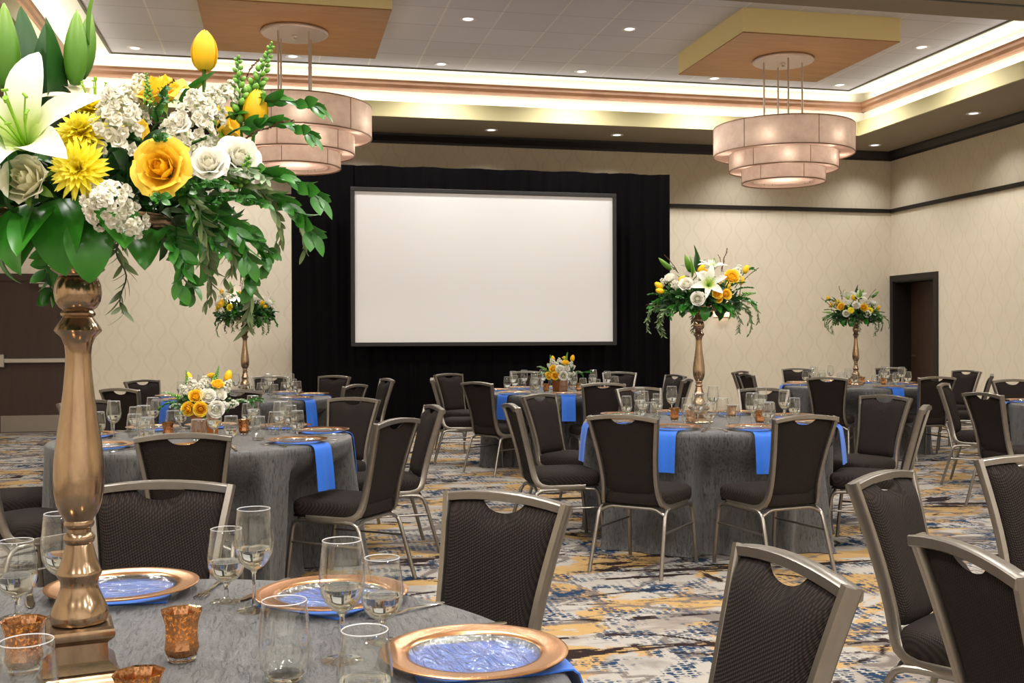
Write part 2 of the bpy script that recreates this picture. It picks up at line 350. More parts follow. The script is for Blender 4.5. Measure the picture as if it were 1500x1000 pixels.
def build_room():
    f = MB(); nx, ny = 2, 2
    f.box(XL-0.3, XR+0.9, YF-0.3, YB+0.3, -0.2, 0.0); struct('floor', f, M['carpet'])
    struct('wall_back', MB().box(XL-0.3, XR+0.9, YB, YB+0.3, 0, 5.4), M['wallpaper'])
    b = MB()
    b.box(XR, XR+0.3, YF, DY0, 0, 5.4); b.box(XR, XR+0.3, DY0, DY1, DZ, 5.4); b.box(XR, XR+0.3, DY1, YB, 0, 5.4)
    struct('wall_right', b, M['wallpaper'])
    struct('wall_left', MB().box(XL-0.3, XL, YF, YB, 0, 5.4), M['wallpaper'])
    struct('wall_front', MB().box(XL-0.3, XR+0.3, YF-0.3, YF, 0, 5.4), M['plain_wall'])
    # ceiling over the near half of the hall, and the tiled field of the tray
    struct('ceiling', MB().box(TX0+0.4, TX1-0.4, HY-0.3, TYB-0.4, TILE, 5.35), M['tile'])
    struct('ceiling_near', MB().box(XL, XR, YF, 8.0, 5.0, 5.3), M['cream'])
    # flat lit border between tile field and cove wall
    t = MB(); d = 0.2
    t.box(TX0-d, TX0+0.4, HY, TYB+d, BORD, 5.35); t.box(TX1-0.4, TX1+d, HY, TYB+d, BORD, 5.35); t.box(TX0+0.4, TX1-0.4, TYB-0.4, TYB+d, BORD, 5.35)
    # cove walls behind the light ledge
    t.box(TX0-d-0.1, TX0-d, HY, TYB+d+0.1, SOF+0.08, 5.35); t.box(TX1+d, TX1+d+0.1, HY, TYB+d+0.1, SOF+0.08, 5.35); t.box(TX0-d, TX1+d, TYB+d, TYB+d+0.1, SOF+0.08, 5.35)
    struct('ceiling_cove', t, M['cream'])
    r = MB(); e = 0.4
    r.box(TX0+e-0.03, TX0+e, HY, TYB-e+0.03, TILE-0.015, TILE+0.06); r.box(TX1-e, TX1-e+0.03, HY, TYB-e+0.03, TILE-0.015, TILE+0.06); r.box(TX0+e, TX1-e, TYB-e, TYB-e+0.03, TILE-0.015, TILE+0.06)
    struct('trim_4', r, M['reveal'])
    # soffit, its light lip, the wooden rail
    s = MB()
    s.box(XL, XR, TYB, YB, SOF, SOF+0.08); s.box(TX1, XR, HY, TYB, SOF, SOF+0.08); s.box(XL, TX0, HY, TYB, SOF, SOF+0.08)
    struct('ceiling_soffit', s, M['soffit'])
    l = MB(); w = 0.03
    l.box(TX0-w, TX1+w, TYB-0.001, TYB+w, SOF-0.002, LIP); l.box(TX1-0.001, TX1+w, HY, TYB+w, SOF-0.002, LIP); l.box(TX0-w, TX0+0.001, HY, TYB+w, SOF-0.002, LIP)
    struct('trim_1', l, M['fascia'])
    def rail(mb, x0, y0, x1, y1, nx, ny):
        prof = [(0, 4.82), (-0.05, 4.82), (-0.075, 4.85), (-0.085, 4.895), (-0.11, 4.92), (-0.12, 4.95), (0, 4.95)]
        mb.rings([[(x0+o*ax+o*bx, y0+o*ay+o*by, z) for o, z in prof] for x0, y0, ax, ay, bx, by in ((x0, y0, nx, ny, 0, 0), (x1, y1, nx, ny, 0, 0))], True, True)
    rm = MB()
    rail(rm, TX0-d, TYB+d, TX1+d, TYB+d, 0, 1); rail(rm, TX1+d, HY, TX1+d, TYB+d, 1, 0); rail(rm, TX0-d, HY, TX0-d, TYB+d, -1, 0)
    struct('trim_2', rm, M['strip_wood'])
    # header beam with the dark track of a folding wall
    struct('ceiling_beam', MB().box(XL, XR, 8.0, HY, SOF, 5.35), M['soffit'])
    struct('trim_3', MB().box(XL, XR, 8.66, 8.70, SOF-0.004, SOF), M['espresso'])
    # crown moulding and picture rail
    def crown(mb, p0, p1, nx, ny):
        prof = [(0, 4.275), (-0.02, 4.275), (-0.03, 4.31), (-0.06, 4.345), (-0.09, 4.39), (-0.10, SOF), (0, SOF)]
        mb.rings([[(p[0]+o*nx, p[1]+o*ny, z) for o, z in prof] for p in (p0, p1)], True, True)
    c = MB(); crown(c, (XL, YB), (XR, YB), 0, 1); crown(c, (XR, YF), (XR, YB), 1, 0); crown(c, (XL, YF), (XL, YB), -1, 0)
    struct('trim_crown', c, M['espresso'])
    p = MB(); p.box(XL, XR, YB-0.035, YB, 3.40, 3.465, 0.008); p.box(XR-0.035, XR, YF, YB, 3.40, 3.465, 0.008)
    struct('trim_rail', p, M['espresso'])
    bb = MB(); bb.box(-2.72, XR, YB-0.018, YB, 0, 0.12); struct('baseboard_back', bb, M['espresso'])
    bb = MB(); bb.box(XR-0.018, XR, YF, DY0-0.1, 0, 0.12); struct('baseboard_right', bb, M['espresso'])
    # double exit door on the back wall: the leaf in view and its neighbour
    fr = MB(); x0, xm, x1, hz = -4.86, -3.86, -2.82, 2.15
    fr.box(x0-0.1, x1+0.1, YB-0.045, YB, hz, hz+0.1); fr.box(x1, x1+0.1, YB-0.045, YB, 0, hz); fr.box(x0-0.1, x0, YB-0.045, YB, 0, hz)
    d1 = struct('door_1', fr, M['door_wood'])
    for k, (a, b_) in enumerate(((xm+0.004, x1), (x0, xm-0.004))):
        leaf = obj('door_leaf', MB().box(a, b_, YB-0.022, YB, 0.012, hz), M['door_wood'], d1)
        obj('kick_plate', MB().box(a+0.02, b_-0.02, YB-0.027, YB-0.022, 0.02, 0.25), M['kick'], leaf)
        pb = MB(); pb.box(a+0.05, b_-0.06, YB-0.085, YB-0.045, 0.99, 1.06, 0.008); pb.box(b_-0.1, b_-0.05, YB-0.06, YB-0.022, 1.0, 1.05); pb.box(a+0.015, a+0.085, YB-0.1, YB-0.022, 0.93, 1.12, 0.01)
        obj('panic_bar', pb, M['steel'], leaf)
        cl = MB(); cl.box(b_-0.50, b_-0.18, YB-0.08, YB-0.022, 2.05, 2.11, 0.01); cl.box(b_-0.62, b_-0.3, YB-0.065, YB-0.045, 2.115, 2.13)
        obj('door_closer', cl, M['steel'], leaf)
    obj('threshold', MB().box(x0, x1, YB-0.12, YB-0.001, 0.0, 0.012), M['kick'], d1)
    # deep doorway in the right wall near the corner
    fr = MB(); y0, y1 = DY0, DY1
    fr.box(XR-0.03, XR+0.02, y0-0.1, y0, 0, DZ+0.1); fr.box(XR-0.03, XR+0.02, y1, y1+0.09, 0, DZ+0.1); fr.box(XR-0.03, XR+0.02, y0, y1, DZ, DZ+0.1)
    fr.box(XR, XR+0.5, y0-0.02, y0+0.02, 0, DZ); fr.box(XR, XR+0.5, y1-0.02, y1, 0, DZ); fr.box(XR, XR+0.5, y0, y1, DZ-0.02, DZ)
    d2 = struct('door_2', fr, M['espresso'])
    lf = obj('door_leaf', MB().box(XR+0.30, XR+0.345, y0+0.02, y1-0.02, 0.01, DZ-0.02), M['door_wood'], d2)
    pl = MB().tube([(XR+0.29, y1-0.12, 1.0), (XR+0.25, y1-0.12, 1.0), (XR+0.25, y1-0.22, 1.0)], 0.009)
    obj('door_handle', pl, M['steel'], lf)

def build_stage():
    # pipe-and-drape dressing: top valance, two wings, skirt, around a framed screen
    dr = thing('stage_drape', 'black velour drape hung floor to near ceiling around the projection screen', 'drape', (2.90, 14.78, 0))
    X0, X1, H = 0.16-2.90, 5.64-2.90, 3.72
    def sheet(xa, xb, za, zb, y, amp, seed):
        rnd = random.Random(seed); nx = int((xb-xa)/0.018); rows = []
        ph = [rnd.uniform(0, 6) for _ in range(4)]
        for z in (za, za+(zb-za)*0.33, za+(zb-za)*0.66, zb):
            r = []
            for i in range(nx+1):
                x = xa+(xb-xa)*i/nx
                k = amp*(1.0-0.45*(z-za)/(zb-za))
                r.append((x, y+k*(math.sin(x*31+ph[0]+0.3*z)+0.5*math.sin(x*53+ph[1])+0.4*math.sin(x*11+ph[2])), z))
            rows.append(r)
        m = MB().grid(rows)
        m.v = [(p[0], p[1], p[2]+(0.006*math.sin(p[0]*9+seed) if abs(p[2]-H) < 1e-6 else 0)) for p in m.v]
        return m
    obj('side_panel', sheet(X0, -1.86, 0.01, H, 0.02, 0.022, 1), M['drape'], dr, smooth=180)
    obj('side_panel', sheet(1.76, X1, 0.01, H, 0.02, 0.022, 2), M['drape'], dr, smooth=180)
    obj('valance', sheet(-1.88, 1.78, 3.30, H, 0.0, 0.014, 3), M['drape'], dr, smooth=180)
    obj('skirt', sheet(-1.88, 1.78, 0.01, 1.30, 0.0, 0.022, 4), M['drape'], dr, smooth=180)
    obj('backing', MB().box(-1.9, 1.8, 0.09, 0.10, 1.1, 3.5), M['drape'], dr)
    s = thing('projection_screen', 'wide white projection screen with black border framed by black drape', 'screen', (2.852, 14.62, 1.265))
    w, h = 3.69/2, 2.075
    obj('screen_surface', MB().box(-w, w, -0.004, 0.0, 0, h), M['screen'], s)
    fr = MB(); b = 0.055
    fr.box(-w-b, w+b, -0.02, 0.03, h, h+b, 0.005); fr.box(-w-b, w+b, -0.02, 0.03, -b, 0, 0.005); fr.box(-w-b, -w, -0.02, 0.03, 0, h); fr.box(w, w+b, -0.02, 0.03, 0, h)
    obj('border_frame', fr, M['screen_frame'], s)

# ------------------------------------------------------------------ lights
def area(name, loc, rot, size, power, col=(1,0.93,0.84), shape='DISK', sy=None, spread=PI):
    d = bpy.data.lights.new(name, 'AREA'); d.energy = power; d.color = col; d.shape = shape; d.size = size
    if sy: d.size_y = sy
    d.spread = spread
    o = bpy.data.objects.new(name, d); C.objects.link(o); o.location = loc; o.rotation_euler = rot; return o
def point(name, loc, power, r, col=(1,0.9,0.78)):
    d = bpy.data.lights.new(name, 'POINT'); d.energy = power; d.color = col; d.shadow_soft_size = r
    o = bpy.data.objects.new(name, d); C.objects.link(o); o.location = loc; return o
def spot(name, loc, power, ang, blend, r, col=(1,0.93,0.84)):
    d = bpy.data.lights.new(name, 'SPOT'); d.energy = power; d.color = col; d.shadow_soft_size = r; d.spot_size = math.radians(ang); d.spot_blend = blend
    o = bpy.data.objects.new(name, d); C.objects.link(o); o.location = loc; return o

WARM = (1.0, 0.968, 0.925)
def build_lights():
    ring = MB().lathe([(0.062,0.004),(0.066,-0.006),(0.098,-0.008),(0.103,0.0)], 28, cap0=False, cap1=False).mesh('trim_ring')
    lens = MB().lathe([(0.0005,-0.002),(0.062,-0.002)], 24, cap0=False, cap1=False).mesh('lens')
    cross = MB().box(-0.06, 0.06, -0.006, 0.006, -0.007, -0.003).mesh('cross_blade')
    def fixture(x, y, z, label, group, soft):
        t = thing('recessed_downlight', label, 'ceiling light', (x, y, z), 0, group)
        obj('trim_ring', ring, M['white_trim'], t); obj('lens', lens, None, t)
        if not soft: obj('cross_blade', cross, M['nickel'], t)
        return t
    lens.materials.append(M['lens'])
    ordn = ['first', 'second', 'third', 'fourth', 'fifth', 'sixth']
    xs = [-1.78, 0.18, 2.14, 4.10, 6.07, 8.03]
    for j, (y, row) in enumerate(((14.13, 'row nearest the screen'), (12.07, 'row of the drum lamps'))):
        k = 0
        for i, x in enumerate(xs):
            if j == 1 and i in (1, 4): continue
            if j == 1 and x > 8: x = 8.01
            fixture(x, y, TILE, '%s round downlight from the left in the tiled ceiling, %s' % (ordn[k], row), 'downlights in the tiled ceiling', False); k += 1
            area('tray_lamp', (x, y, TILE-0.03), (0,0,0), 0.12, 62, WARM, spread=math.radians(150))
    for k, x in enumerate((-0.80, 1.15, 3.09, 5.05, 7.2, 9.42)):
        if k in (0, 1, 4):
            pass
        fixture(x, 15.48, SOF, '%s round downlight from the left in the tan soffit above the screen wall' % ordn[k], 'downlights in the tan soffit', True)
        spot('soffit_lamp', (x, 15.48, SOF-0.03), 75, 118, 0.9, 0.06, WARM)
    fixture(9.43, 13.0, SOF, 'round downlight in the tan soffit along the corner doorway wall', 'downlights in the tan soffit', True)
    for y in (13.0, 10.6):
        spot('soffit_lamp', (9.43, y, SOF-0.03), 75, 118, 0.9, 0.06, WARM)
    for y in (13.6, 11.2):
        spot('soffit_lamp', (-3.9, y, SOF-0.03), 75, 118, 0.9, 0.06, WARM)
    # unseen lamps added over the near half; rows behind the viewer stronger as fill
    for y in (6.6, 4.2, 1.8, -0.8, -3.2):
        for x in (-2.6, 0.6, 3.8, 7.2):
            area('unseen_fill_lamp', (x, y, 4.97), (0,0,0), 0.30, 95 if y > 0 else 140, WARM, spread=math.radians(160))
    # cove lighting on the ledges
    cw = (1.0, 0.98, 0.93)
    L = TX1-TX0
    area('cove_back', ((TX0+TX1)/2, TYB+0.10, 4.60), (PI, 0, 0), L, 58, cw, 'RECTANGLE', 0.05)
    area('cove_right', (TX1+0.10, (HY+TYB)/2, 4.60), (PI, 0, 0), 0.05, 30, cw, 'RECTANGLE', TYB-HY)
    area('cove_left', (TX0-0.10, (HY+TYB)/2, 4.60), (PI, 0, 0), 0.05, 30, cw, 'RECTANGLE', TYB-HY)
    area('cove_upper_back', ((TX0+TX1)/2, TYB+0.13, 4.965), (PI, 0, 0), L, 24, cw, 'RECTANGLE', 0.04)
    area('cove_upper_right', (TX1+0.13, (HY+TYB)/2, 4.965), (PI, 0, 0), 0.04, 12, cw, 'RECTANGLE', TYB-HY)
    area('cove_upper_left', (TX0-0.13, (HY+TYB)/2, 4.965), (PI, 0, 0), 0.04, 12, cw, 'RECTANGLE', TYB-HY)

def build_ceiling_boxes():
    for cx, lab in ((6.055, 'square mustard ceiling box with wooden underside over the right drum lamp'), (0.175, 'square mustard ceiling box with wooden underside over the left drum lamp')):
        t = thing('ceiling_box', lab, 'ceiling panel', (cx, 12.0, 4.73), 0, 'dropped ceiling boxes')
        h = 0.98
        obj('box_side', MB().box(-h, h, -h, h, 0.012, 0.28), M['mustard'], t)
        obj('wood_underside', MB().box(-h+0.004, h-0.004, -h+0.004, h-0.004, 0.0, 0.012), M['panel_wood'], t)

def build_chandeliers():
    def ring_wall(r, z0, z1, th=0.006, n=72):
        return MB().lathe([(r,z0),(r,z1)], n, cap0=False, cap1=False)
    for cx, a0, ra, lab in ((6.055, 0.35, -0.204, 'three tier parchment drum chandelier hanging clear of the flowers near the corner'), (0.175, 0.02, 0.70, 'three tier parchment drum chandelier partly behind the big front bouquet')):
        t = thing('drum_chandelier', lab, 'chandelier', (cx, 12.0, 0), a0, 'drum chandeliers')
        cp = obj('ceiling_canopy', MB().lathe([(0.36,4.73),(0.37,4.72),(0.37,4.705),(0.355,4.69),(0.0005,4.685)], 48, cap0=False, cap1=False), M['nickel'], t)
        obj('finial', MB().lathe([(0.03,4.688),(0.03,4.675),(0.018,4.665),(0.018,4.64),(0.0005,4.635)], 16, cap0=False, cap1=False), M['nickel'], cp)
        for k in range(4):
            a = ra-a0+k*PI/2
            obj('suspension_rod', MB().tube([(0.235*math.cos(a), 0.235*math.sin(a), 4.69), (0.235*math.cos(a), 0.235*math.sin(a), 3.42)], 0.011), M['nickel'], t)
        tiers = [(0.845, 3.555, 3.89, 0.655), (0.655, 3.366, 3.575, 0.50), (0.50, 3.215, 3.386, 0.36)]
        for r, z0, z1, ri in tiers:
            s = obj('shade_tier', ring_wall(r, z0, z1), M['shade'], t)
            obj('bottom_ring', MB().lathe([(ri-0.004, z0+0.012), (r-0.006, z0+0.012)], 72, cap0=False, cap1=False), M['shade_disc'], s)
            e = MB()
            for z in (z0, z1): e.lathe([(r-0.008,z-0.006),(r+0.003,z-0.006),(r+0.003,z+0.006),(r-0.008,z+0.006),(r-0.008,z-0.006)], 72, cap0=False, cap1=False)
            for k in range(6):
                a = k*PI/3+0.2
                e.tube([((r+0.001)*math.cos(a), (r+0.001)*math.sin(a), z0), ((r+0.001)*math.cos(a), (r+0.001)*math.sin(a), z1)], 0.004, 6)
            obj('edge_trim', e, M['shade_trim'], s)
        obj('bottom_diffuser', MB().lathe([(0.0005, 3.25), (0.358, 3.25)], 60, cap0=False, cap1=False), M['shade_disc'], t)
        fr = MB()
        for k in range(3):
            a = k*PI/3
            fr.tube([(0.84*math.cos(a), 0.84*math.sin(a), 3.86), (-0.84*math.cos(a), -0.84*math.sin(a), 3.86)], 0.006, 6)
            for s_ in (-1, 1):
                fr.tube([(s_*0.64*math.cos(a), s_*0.64*math.sin(a), 3.86), (s_*0.64*math.cos(a), s_*0.64*math.sin(a), 3.4)], 0.004, 6)
                fr.tube([(s_*0.47*math.cos(a), s_*0.47*math.sin(a), 3.86), (s_*0.47*math.cos(a), s_*0.47*math.sin(a), 3.25)], 0.004, 6)
        obj('inner_frame', fr, M['shade_trim'], t)
        for k in range(6):
            a = a0+k*PI/3+0.55
            point('chandelier_bulb', (cx+0.745*math.cos(a), 12.0+0.745*math.sin(a), 3.67), 1.5, 0.022)
            a += 0.3
            point('chandelier_bulb', (cx+0.57*math.cos(a), 12.0+0.57*math.sin(a), 3.47), 1.1, 0.022)
        point('chandelier_bulb', (cx, 12.0, 3.42), 6, 0.05)

def build_sconces():
    for x, lab in ((7.02, 'half round wall sconce behind the middle tall bouquet'), (-0.66, 'half round wall sconce behind the farthest left tall bouquet')):
        t = thing('wall_sconce', lab, 'wall lamp', (x, YB, 1.64), 0, 'wall sconces')
        n = 14; m = MB()
        m.grid([[(0.14*math.cos(PI+PI*j/n), 0.10*math.sin(PI+PI*j/n), z) for j in range(n+1)] for z in (0.0, 0.30)])
        obj('shade', m, M['sconce'], t, smooth=180)
        m = MB(); m.grid([[(0.142*math.cos(PI+PI*j/n), 0.102*math.sin(PI+PI*j/n), z) for j in range(n+1)] for z in (-0.012, 0.008)])
        obj('bottom_band', m, M['shade_trim'], t, smooth=180)
        obj('back_plate', MB().box(-0.06, 0.06, -0.012, 0, 0.04, 0.26), M['nickel'], t)
        point('sconce_bulb', (x, YB-0.05, 1.80), 5, 0.02)
# ------------------------------------------------------------------ tables and chairs
TABLES = {'A': (-0.358, 1.81), 'B': (-0.43, 6.33), 'C': (-0.35, 10.52), 'D': (2.82, 6.69), 'E': (2.88, 10.75), 'F': (6.54, 11.16), 'G': (6.84, 7.56)}
TNAME = {'A': 'the closest table', 'B': 'the rose cube table', 'C': 'the farthest left table', 'D': 'the middle bouquet table', 'E': 'the table before the screen',
         'F': 'the corner doorway table', 'G': 'the right edge table', 'H': 'the unseen table'}
VIEW = 77.6
BINS = ['far', 'far left', 'left', 'near left', 'near', 'near right', 'right', 'far right']
def side(t, x, y, used):
    cx, cy = TABLES.get(t, (2.85, 1.95))
    rel = (math.degrees(math.atan2(y-cy, x-cx))-VIEW) % 360
    order = sorted(range(8), key=lambda k: abs((rel-45*k+180) % 360-180))
    for k in order:
        if BINS[k] not in used: used.add(BINS[k]); return BINS[k]
    used.add('extra %d' % len(used)); return 'outer far'
R_T, Z_T = 0.84, 0.76

CHAIRS = [('A', 0.61, 2.87, 220), ('A', -0.35, 3.35, 262), ('A', 0.98, 1.91, 183), ('B', -0.43, 5.01, 87), ('B', 0.61, 5.63, 143), ('B', 0.96, 6.7, 186), ('B', 0.52, 7.72, 235), ('B', -1.35, 7.93, 318), ('C', 0.68, 9.87, 147), ('C', 0.61, 12.3, 234), ('C', 1.11, 11.24, 192), ('C', -1.41, 11.64, 313), ('C', -1.36, 9.68, 55), ('C', -1.84, 10.66, 355), ('D', 1.85, 5.59, 47), ('D', 2.81, 5.31, 101), ('D', 1.46, 6.7, 360), ('D', 1.92, 7.81, 310), ('D', 3.0, 8.63, 277), ('D', 3.95, 8.19, 235), ('D', 4.31, 6.95, 203), ('D', 3.91, 5.86, 141), ('E', 1.86, 10.08, 33), ('E', 2.97, 9.53, 88), ('E', 4.08, 10.22, 146), ('E', 4.42, 11.42, 190), ('E', 4.1, 12.49, 245), ('E', 3.07, 13.1, 257), ('E', 1.97, 12.55, 299), ('E', 1.58, 11.18, 351), ('F', 5.64, 10.20, 52), ('F', 6.79, 9.97, 88), ('F', 6.85, 13.17, 236), ('F', 5.27, 11.38, 358), ('F', 5.65, 12.38, 310), ('F', 8.17, 13.05, 220), ('F', 8.41, 11.74, 195), ('F', 7.81, 10.45, 143), ('G', 7.06, 9.15, 265), ('G', 5.9, 8.57, 315), ('G', 5.2, 7.07, 3), ('H', 1.37, 1.92, 353), ('H', 1.86, 3.02, 304), ('H', 2.65, 3.32, 262), ('B', -1.8, 6.4, 2), ('B', -1.45, 5.32, 46), ('C', -0.36, 9.12, 90), ('C', -0.1, 12.35, 268)]

def half_w(z): return interp(z, [(0.40,0.172),(0.46,0.163),(0.52,0.160),(0.60,0.164),(0.68,0.173),(0.76,0.185),(0.83,0.197),(0.90,0.209)])
def lean(z): return -0.205-0.115*max(0.0, (z-0.43)/0.45)**1.15

def chair_meshes():
    out = {}
    # cushion
    m = MB(); N_ = 44
    def outline(ins, z):
        r = []
        for j in range(N_):
            a = 2*PI*j/N_; c, s_ = math.cos(a), math.sin(a); e = 2/5.5
            x = math.copysign(abs(c)**e, c); y = math.copysign(abs(s_)**e, s_)
            yy = 0.015+y*(0.222-ins); hw = 0.222-0.018*(0.5-0.5*y)
            r.append((x*(hw-ins), yy, z))
        return r
    m.rings([outline(0.02,0.384), outline(0.004,0.390), outline(0.0,0.405), outline(0.0,0.438), outline(0.006,0.455), outline(0.022,0.467), outline(0.06,0.475), outline(0.12,0.479), outline(0.19,0.481)], True, True)
    out['seat'] = m.mesh('seat', 50)
    out['seat_pan'] = MB().box(-0.19, 0.19, -0.18, 0.215, 0.372, 0.386, 0.004).mesh('seat_pan')
    # upholstered back with a hand-hold scoop under the rail
    zc = lambda x: 0.872+0.017*(1-(x/0.2)**2)
    nx, nz = 32, 16
    def P(s_, t_, front):
        xa = s_*0.19
        zt = zc(xa)-0.013-0.032*math.sqrt(max(0.0, 1-(s_/0.34)**2))
        zb = 0.452+0.010*abs(s_)**4*2
        z = zb+(zt-zb)*t_
        x = s_*(half_w(z)-0.010)
        k = (1-abs(s_)**10)*(1-abs(2*t_-1)**10)
        y = lean(z)+(0.034*k if front else -0.010*k)+0.004
        return (x, y, z)
    m = MB()
    fr = [[P(-1+2*i/nx, j/nz, True) for i in range(nx+1)] for j in range(nz+1)]
    bk = [[P(-1+2*i/nx, j/nz, False) for i in range(nx+1)] for j in range(nz+1)]
    m.grid(fr); m.grid([r[::-1] for r in bk])
    out['backrest'] = m.mesh('backrest', 70)
    # frame: two posts that sweep under the seat, and the arched top rail
    m = MB()
    for sx in (-1, 1):
        path = [(sx*half_w(z), lean(z), z) for z in (0.884, 0.86, 0.82, 0.76, 0.70, 0.64, 0.58, 0.52, 0.47)]
        path += [(sx*0.168, -0.203, 0.435), (sx*0.175, -0.190, 0.405), (sx*0.184, -0.160, 0.384), (sx*0.192, -0.11, 0.374), (sx*0.2, 0.0, 0.372), (sx*0.203, 0.12, 0.374)]
        m.strip(path, (1,0,0), 0.022, 0.036)
    m.strip([(x*0.01, lean(0.884), zc(x*0.01)) for x in (-21.3,-19,-15,-10,-5,0,5,10,15,19,21.3)], (0,0,1), 0.026, 0.038)
    out['back_frame'] = m.mesh('back_frame', 40)
    rear = [(0.196,-0.02,0.360),(0.197,-0.12,0.360),(0.199,-0.165,0.356),(0.201,-0.192,0.343),(0.203,-0.208,0.318),(0.207,-0.232,0.24),(0.218,-0.300,0.0)]
    front = [(0.196,-0.02,0.360),(0.199,0.14,0.360),(0.200,0.180,0.356),(0.201,0.203,0.342),(0.202,0.213,0.315),(0.206,0.228,0.2),(0.212,0.248,0.0)]
    for nm, pth in (('rear', rear), ('front', front)):
        for sx in (-1, 1):
            out['leg_%s%d' % (nm, sx)] = MB().tube([(sx*x, y, z) for x, y, z in pth], 0.0115, 10).mesh('leg')
    m = MB()
    for sx in (-1, 1): m.tube([(sx*0.207,-0.232,0.24),(sx*0.205,0.226,0.24)], 0.007, 8)
    out['side_stretcher'] = None
    out['stretcher'] = [MB().tube([(sx*0.207,-0.232,0.24),(sx*0.205,0.226,0.24)], 0.007, 8).mesh('side_stretcher') for sx in (-1, 1)]
    m = MB()
    for y, s_ in ((-0.196, 1), (0.206, 1)): m.tube([(-0.2,y,0.335),(-0.15,y*0.98,0.362),(-0.12,y*0.97,0.368),(0.12,y*0.97,0.368),(0.15,y*0.98,0.362),(0.2,y,0.335)], 0.009, 8)
    out['cross_bar'] = [MB().tube([(-0.2,y,0.335),(-0.15,y*0.98,0.362),(-0.12,y*0.97,0.368),(0.12,y*0.97,0.368),(0.15,y*0.98,0.362),(0.2,y,0.335)], 0.009, 8).mesh('cross_bar') for y in (-0.196, 0.206)]
    return out

def chair_origin(cx, cy, f):
    a = math.radians(f); k = -lean(0.885)
    return cx+k*math.cos(a), cy+k*math.sin(a), a-PI/2

def build_chairs():
    g = chair_meshes(); used = {}
    for t, cx, cy, f in CHAIRS:
        ox, oy, rz = chair_origin(cx, cy, f)
        pos = side(t, cx, cy, used.setdefault(t, set()))
        a = math.radians(f); toward = (math.cos(a)*(0-cx)+math.sin(a)*(0-cy)) > 0
        if t == 'H':
            lab = {'near left': 'large dark banquet chair with woven back cut by the lower right corner', 'left': 'dark banquet chair seen from the back at the lower right corner', 'far left': 'dark chair leaning away, its smooth padded front seen between two close chairs', 'far': 'dark chair cut off by the right edge behind the lower right chairs'}.get(pos, 'dark chair at lower right, %s side' % pos)
        else:
            lab = 'dark chair, %s towards us, %s side of %s' % ('padded front' if toward else 'back', pos, TNAME[t])
        c = thing('banquet_chair', lab, 'chair', (ox, oy, 0), rz, 'banquet chairs around ' + TNAME[t])
        fab, met = M['chair_fabric'], M['chair_metal']
        s = obj('seat', g['seat'], fab, c); obj('seat_pan', g['seat_pan'], M['espresso'], s)
        obj('backrest', g['backrest'], fab, c); obj('back_frame', g['back_frame'], met, c)
        for k in ('leg_rear-1', 'leg_rear1', 'leg_front-1', 'leg_front1'): obj('leg', g[k], met, c)
        for q in g['stretcher']: obj('side_stretcher', q, met, c)
        for q in g['cross_bar']: obj('cross_bar', q, met, c)

def build_tablecloths():
    desc = {'A': 'grey crinkled floor length cloth of the closest table, set with blue napkins', 'B': 'grey crinkled cloth of the table with the left copper cube of roses',
            'C': 'grey cloth of the farthest left table, beside the black drape', 'D': 'grey crinkled floor length cloth of the middle table with the tall bouquet',
            'E': 'grey cloth of the table directly before the screen', 'F': 'grey cloth of the table beside the dark corner doorway', 'G': 'grey cloth of the table cut off by the right edge'}
    for i, (k, (cx, cy)) in enumerate(TABLES.items()):
        rnd = random.Random(40+i)
        ph = [rnd.uniform(0, 2*PI) for _ in range(6)]
        dents = []
        for t, x, y, f in CHAIRS:
            if t != k: continue
            ox, oy, rz = chair_origin(x, y, f); a = math.radians(f)
            fx, fy = ox+0.262*math.cos(a)-cx, oy+0.262*math.sin(a)-cy
            r = math.hypot(fx, fy); p = R_T+0.08-r
            if p > 0: dents.append((math.atan2(fy, fx), p, math.atan2(0.242, max(r, 0.3))))
        n = 240; rings = []
        for r in (0.001, 0.2, 0.42, 0.62, 0.76, 0.81): rings.append([(r*math.cos(2*PI*j/n), r*math.sin(2*PI*j/n), Z_T) for j in range(n)])
        rings.append([(0.83*math.cos(2*PI*j/n), 0.83*math.sin(2*PI*j/n), Z_T-0.004) for j in range(n)])
        for z in (0.748, 0.72, 0.66, 0.58, 0.50, 0.42, 0.34, 0.26, 0.18, 0.10, 0.04, 0.004):
            d = (Z_T-z)/Z_T; ring = []
            for j in range(n):
                a = 2*PI*j/n
                fold = 2.5*(0.50*math.sin(11*a+ph[0]+0.5*math.sin(3*a+ph[3]))+0.35*math.sin(17*a+ph[1]+1.2*d)+0.25*math.sin(7*a+ph[2])+0.12*math.sin(41*a+ph[4]+2*d))
                r = R_T+0.004*d+0.036*d**1.15*fold+0.010*d
                if z < 0.05: r += 0.015*(0.05-z)/0.05
                for da, p, hw in dents:
                    w = abs((a-da+PI) % (2*PI)-PI)
                    r -= (p+max(0.0, 0.03*d*fold))*(1-sstep(hw, hw+0.08, w))*(1-sstep(0.49, 0.70, z))
                ring.append((r*math.cos(a), r*math.sin(a), z))
            rings.append(ring)
        m = MB().rings(rings[::-1], False, True)
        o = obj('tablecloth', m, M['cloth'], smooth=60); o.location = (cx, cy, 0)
        tag(o, desc[k], 'tablecloth', 'grey crinkled tablecloths')

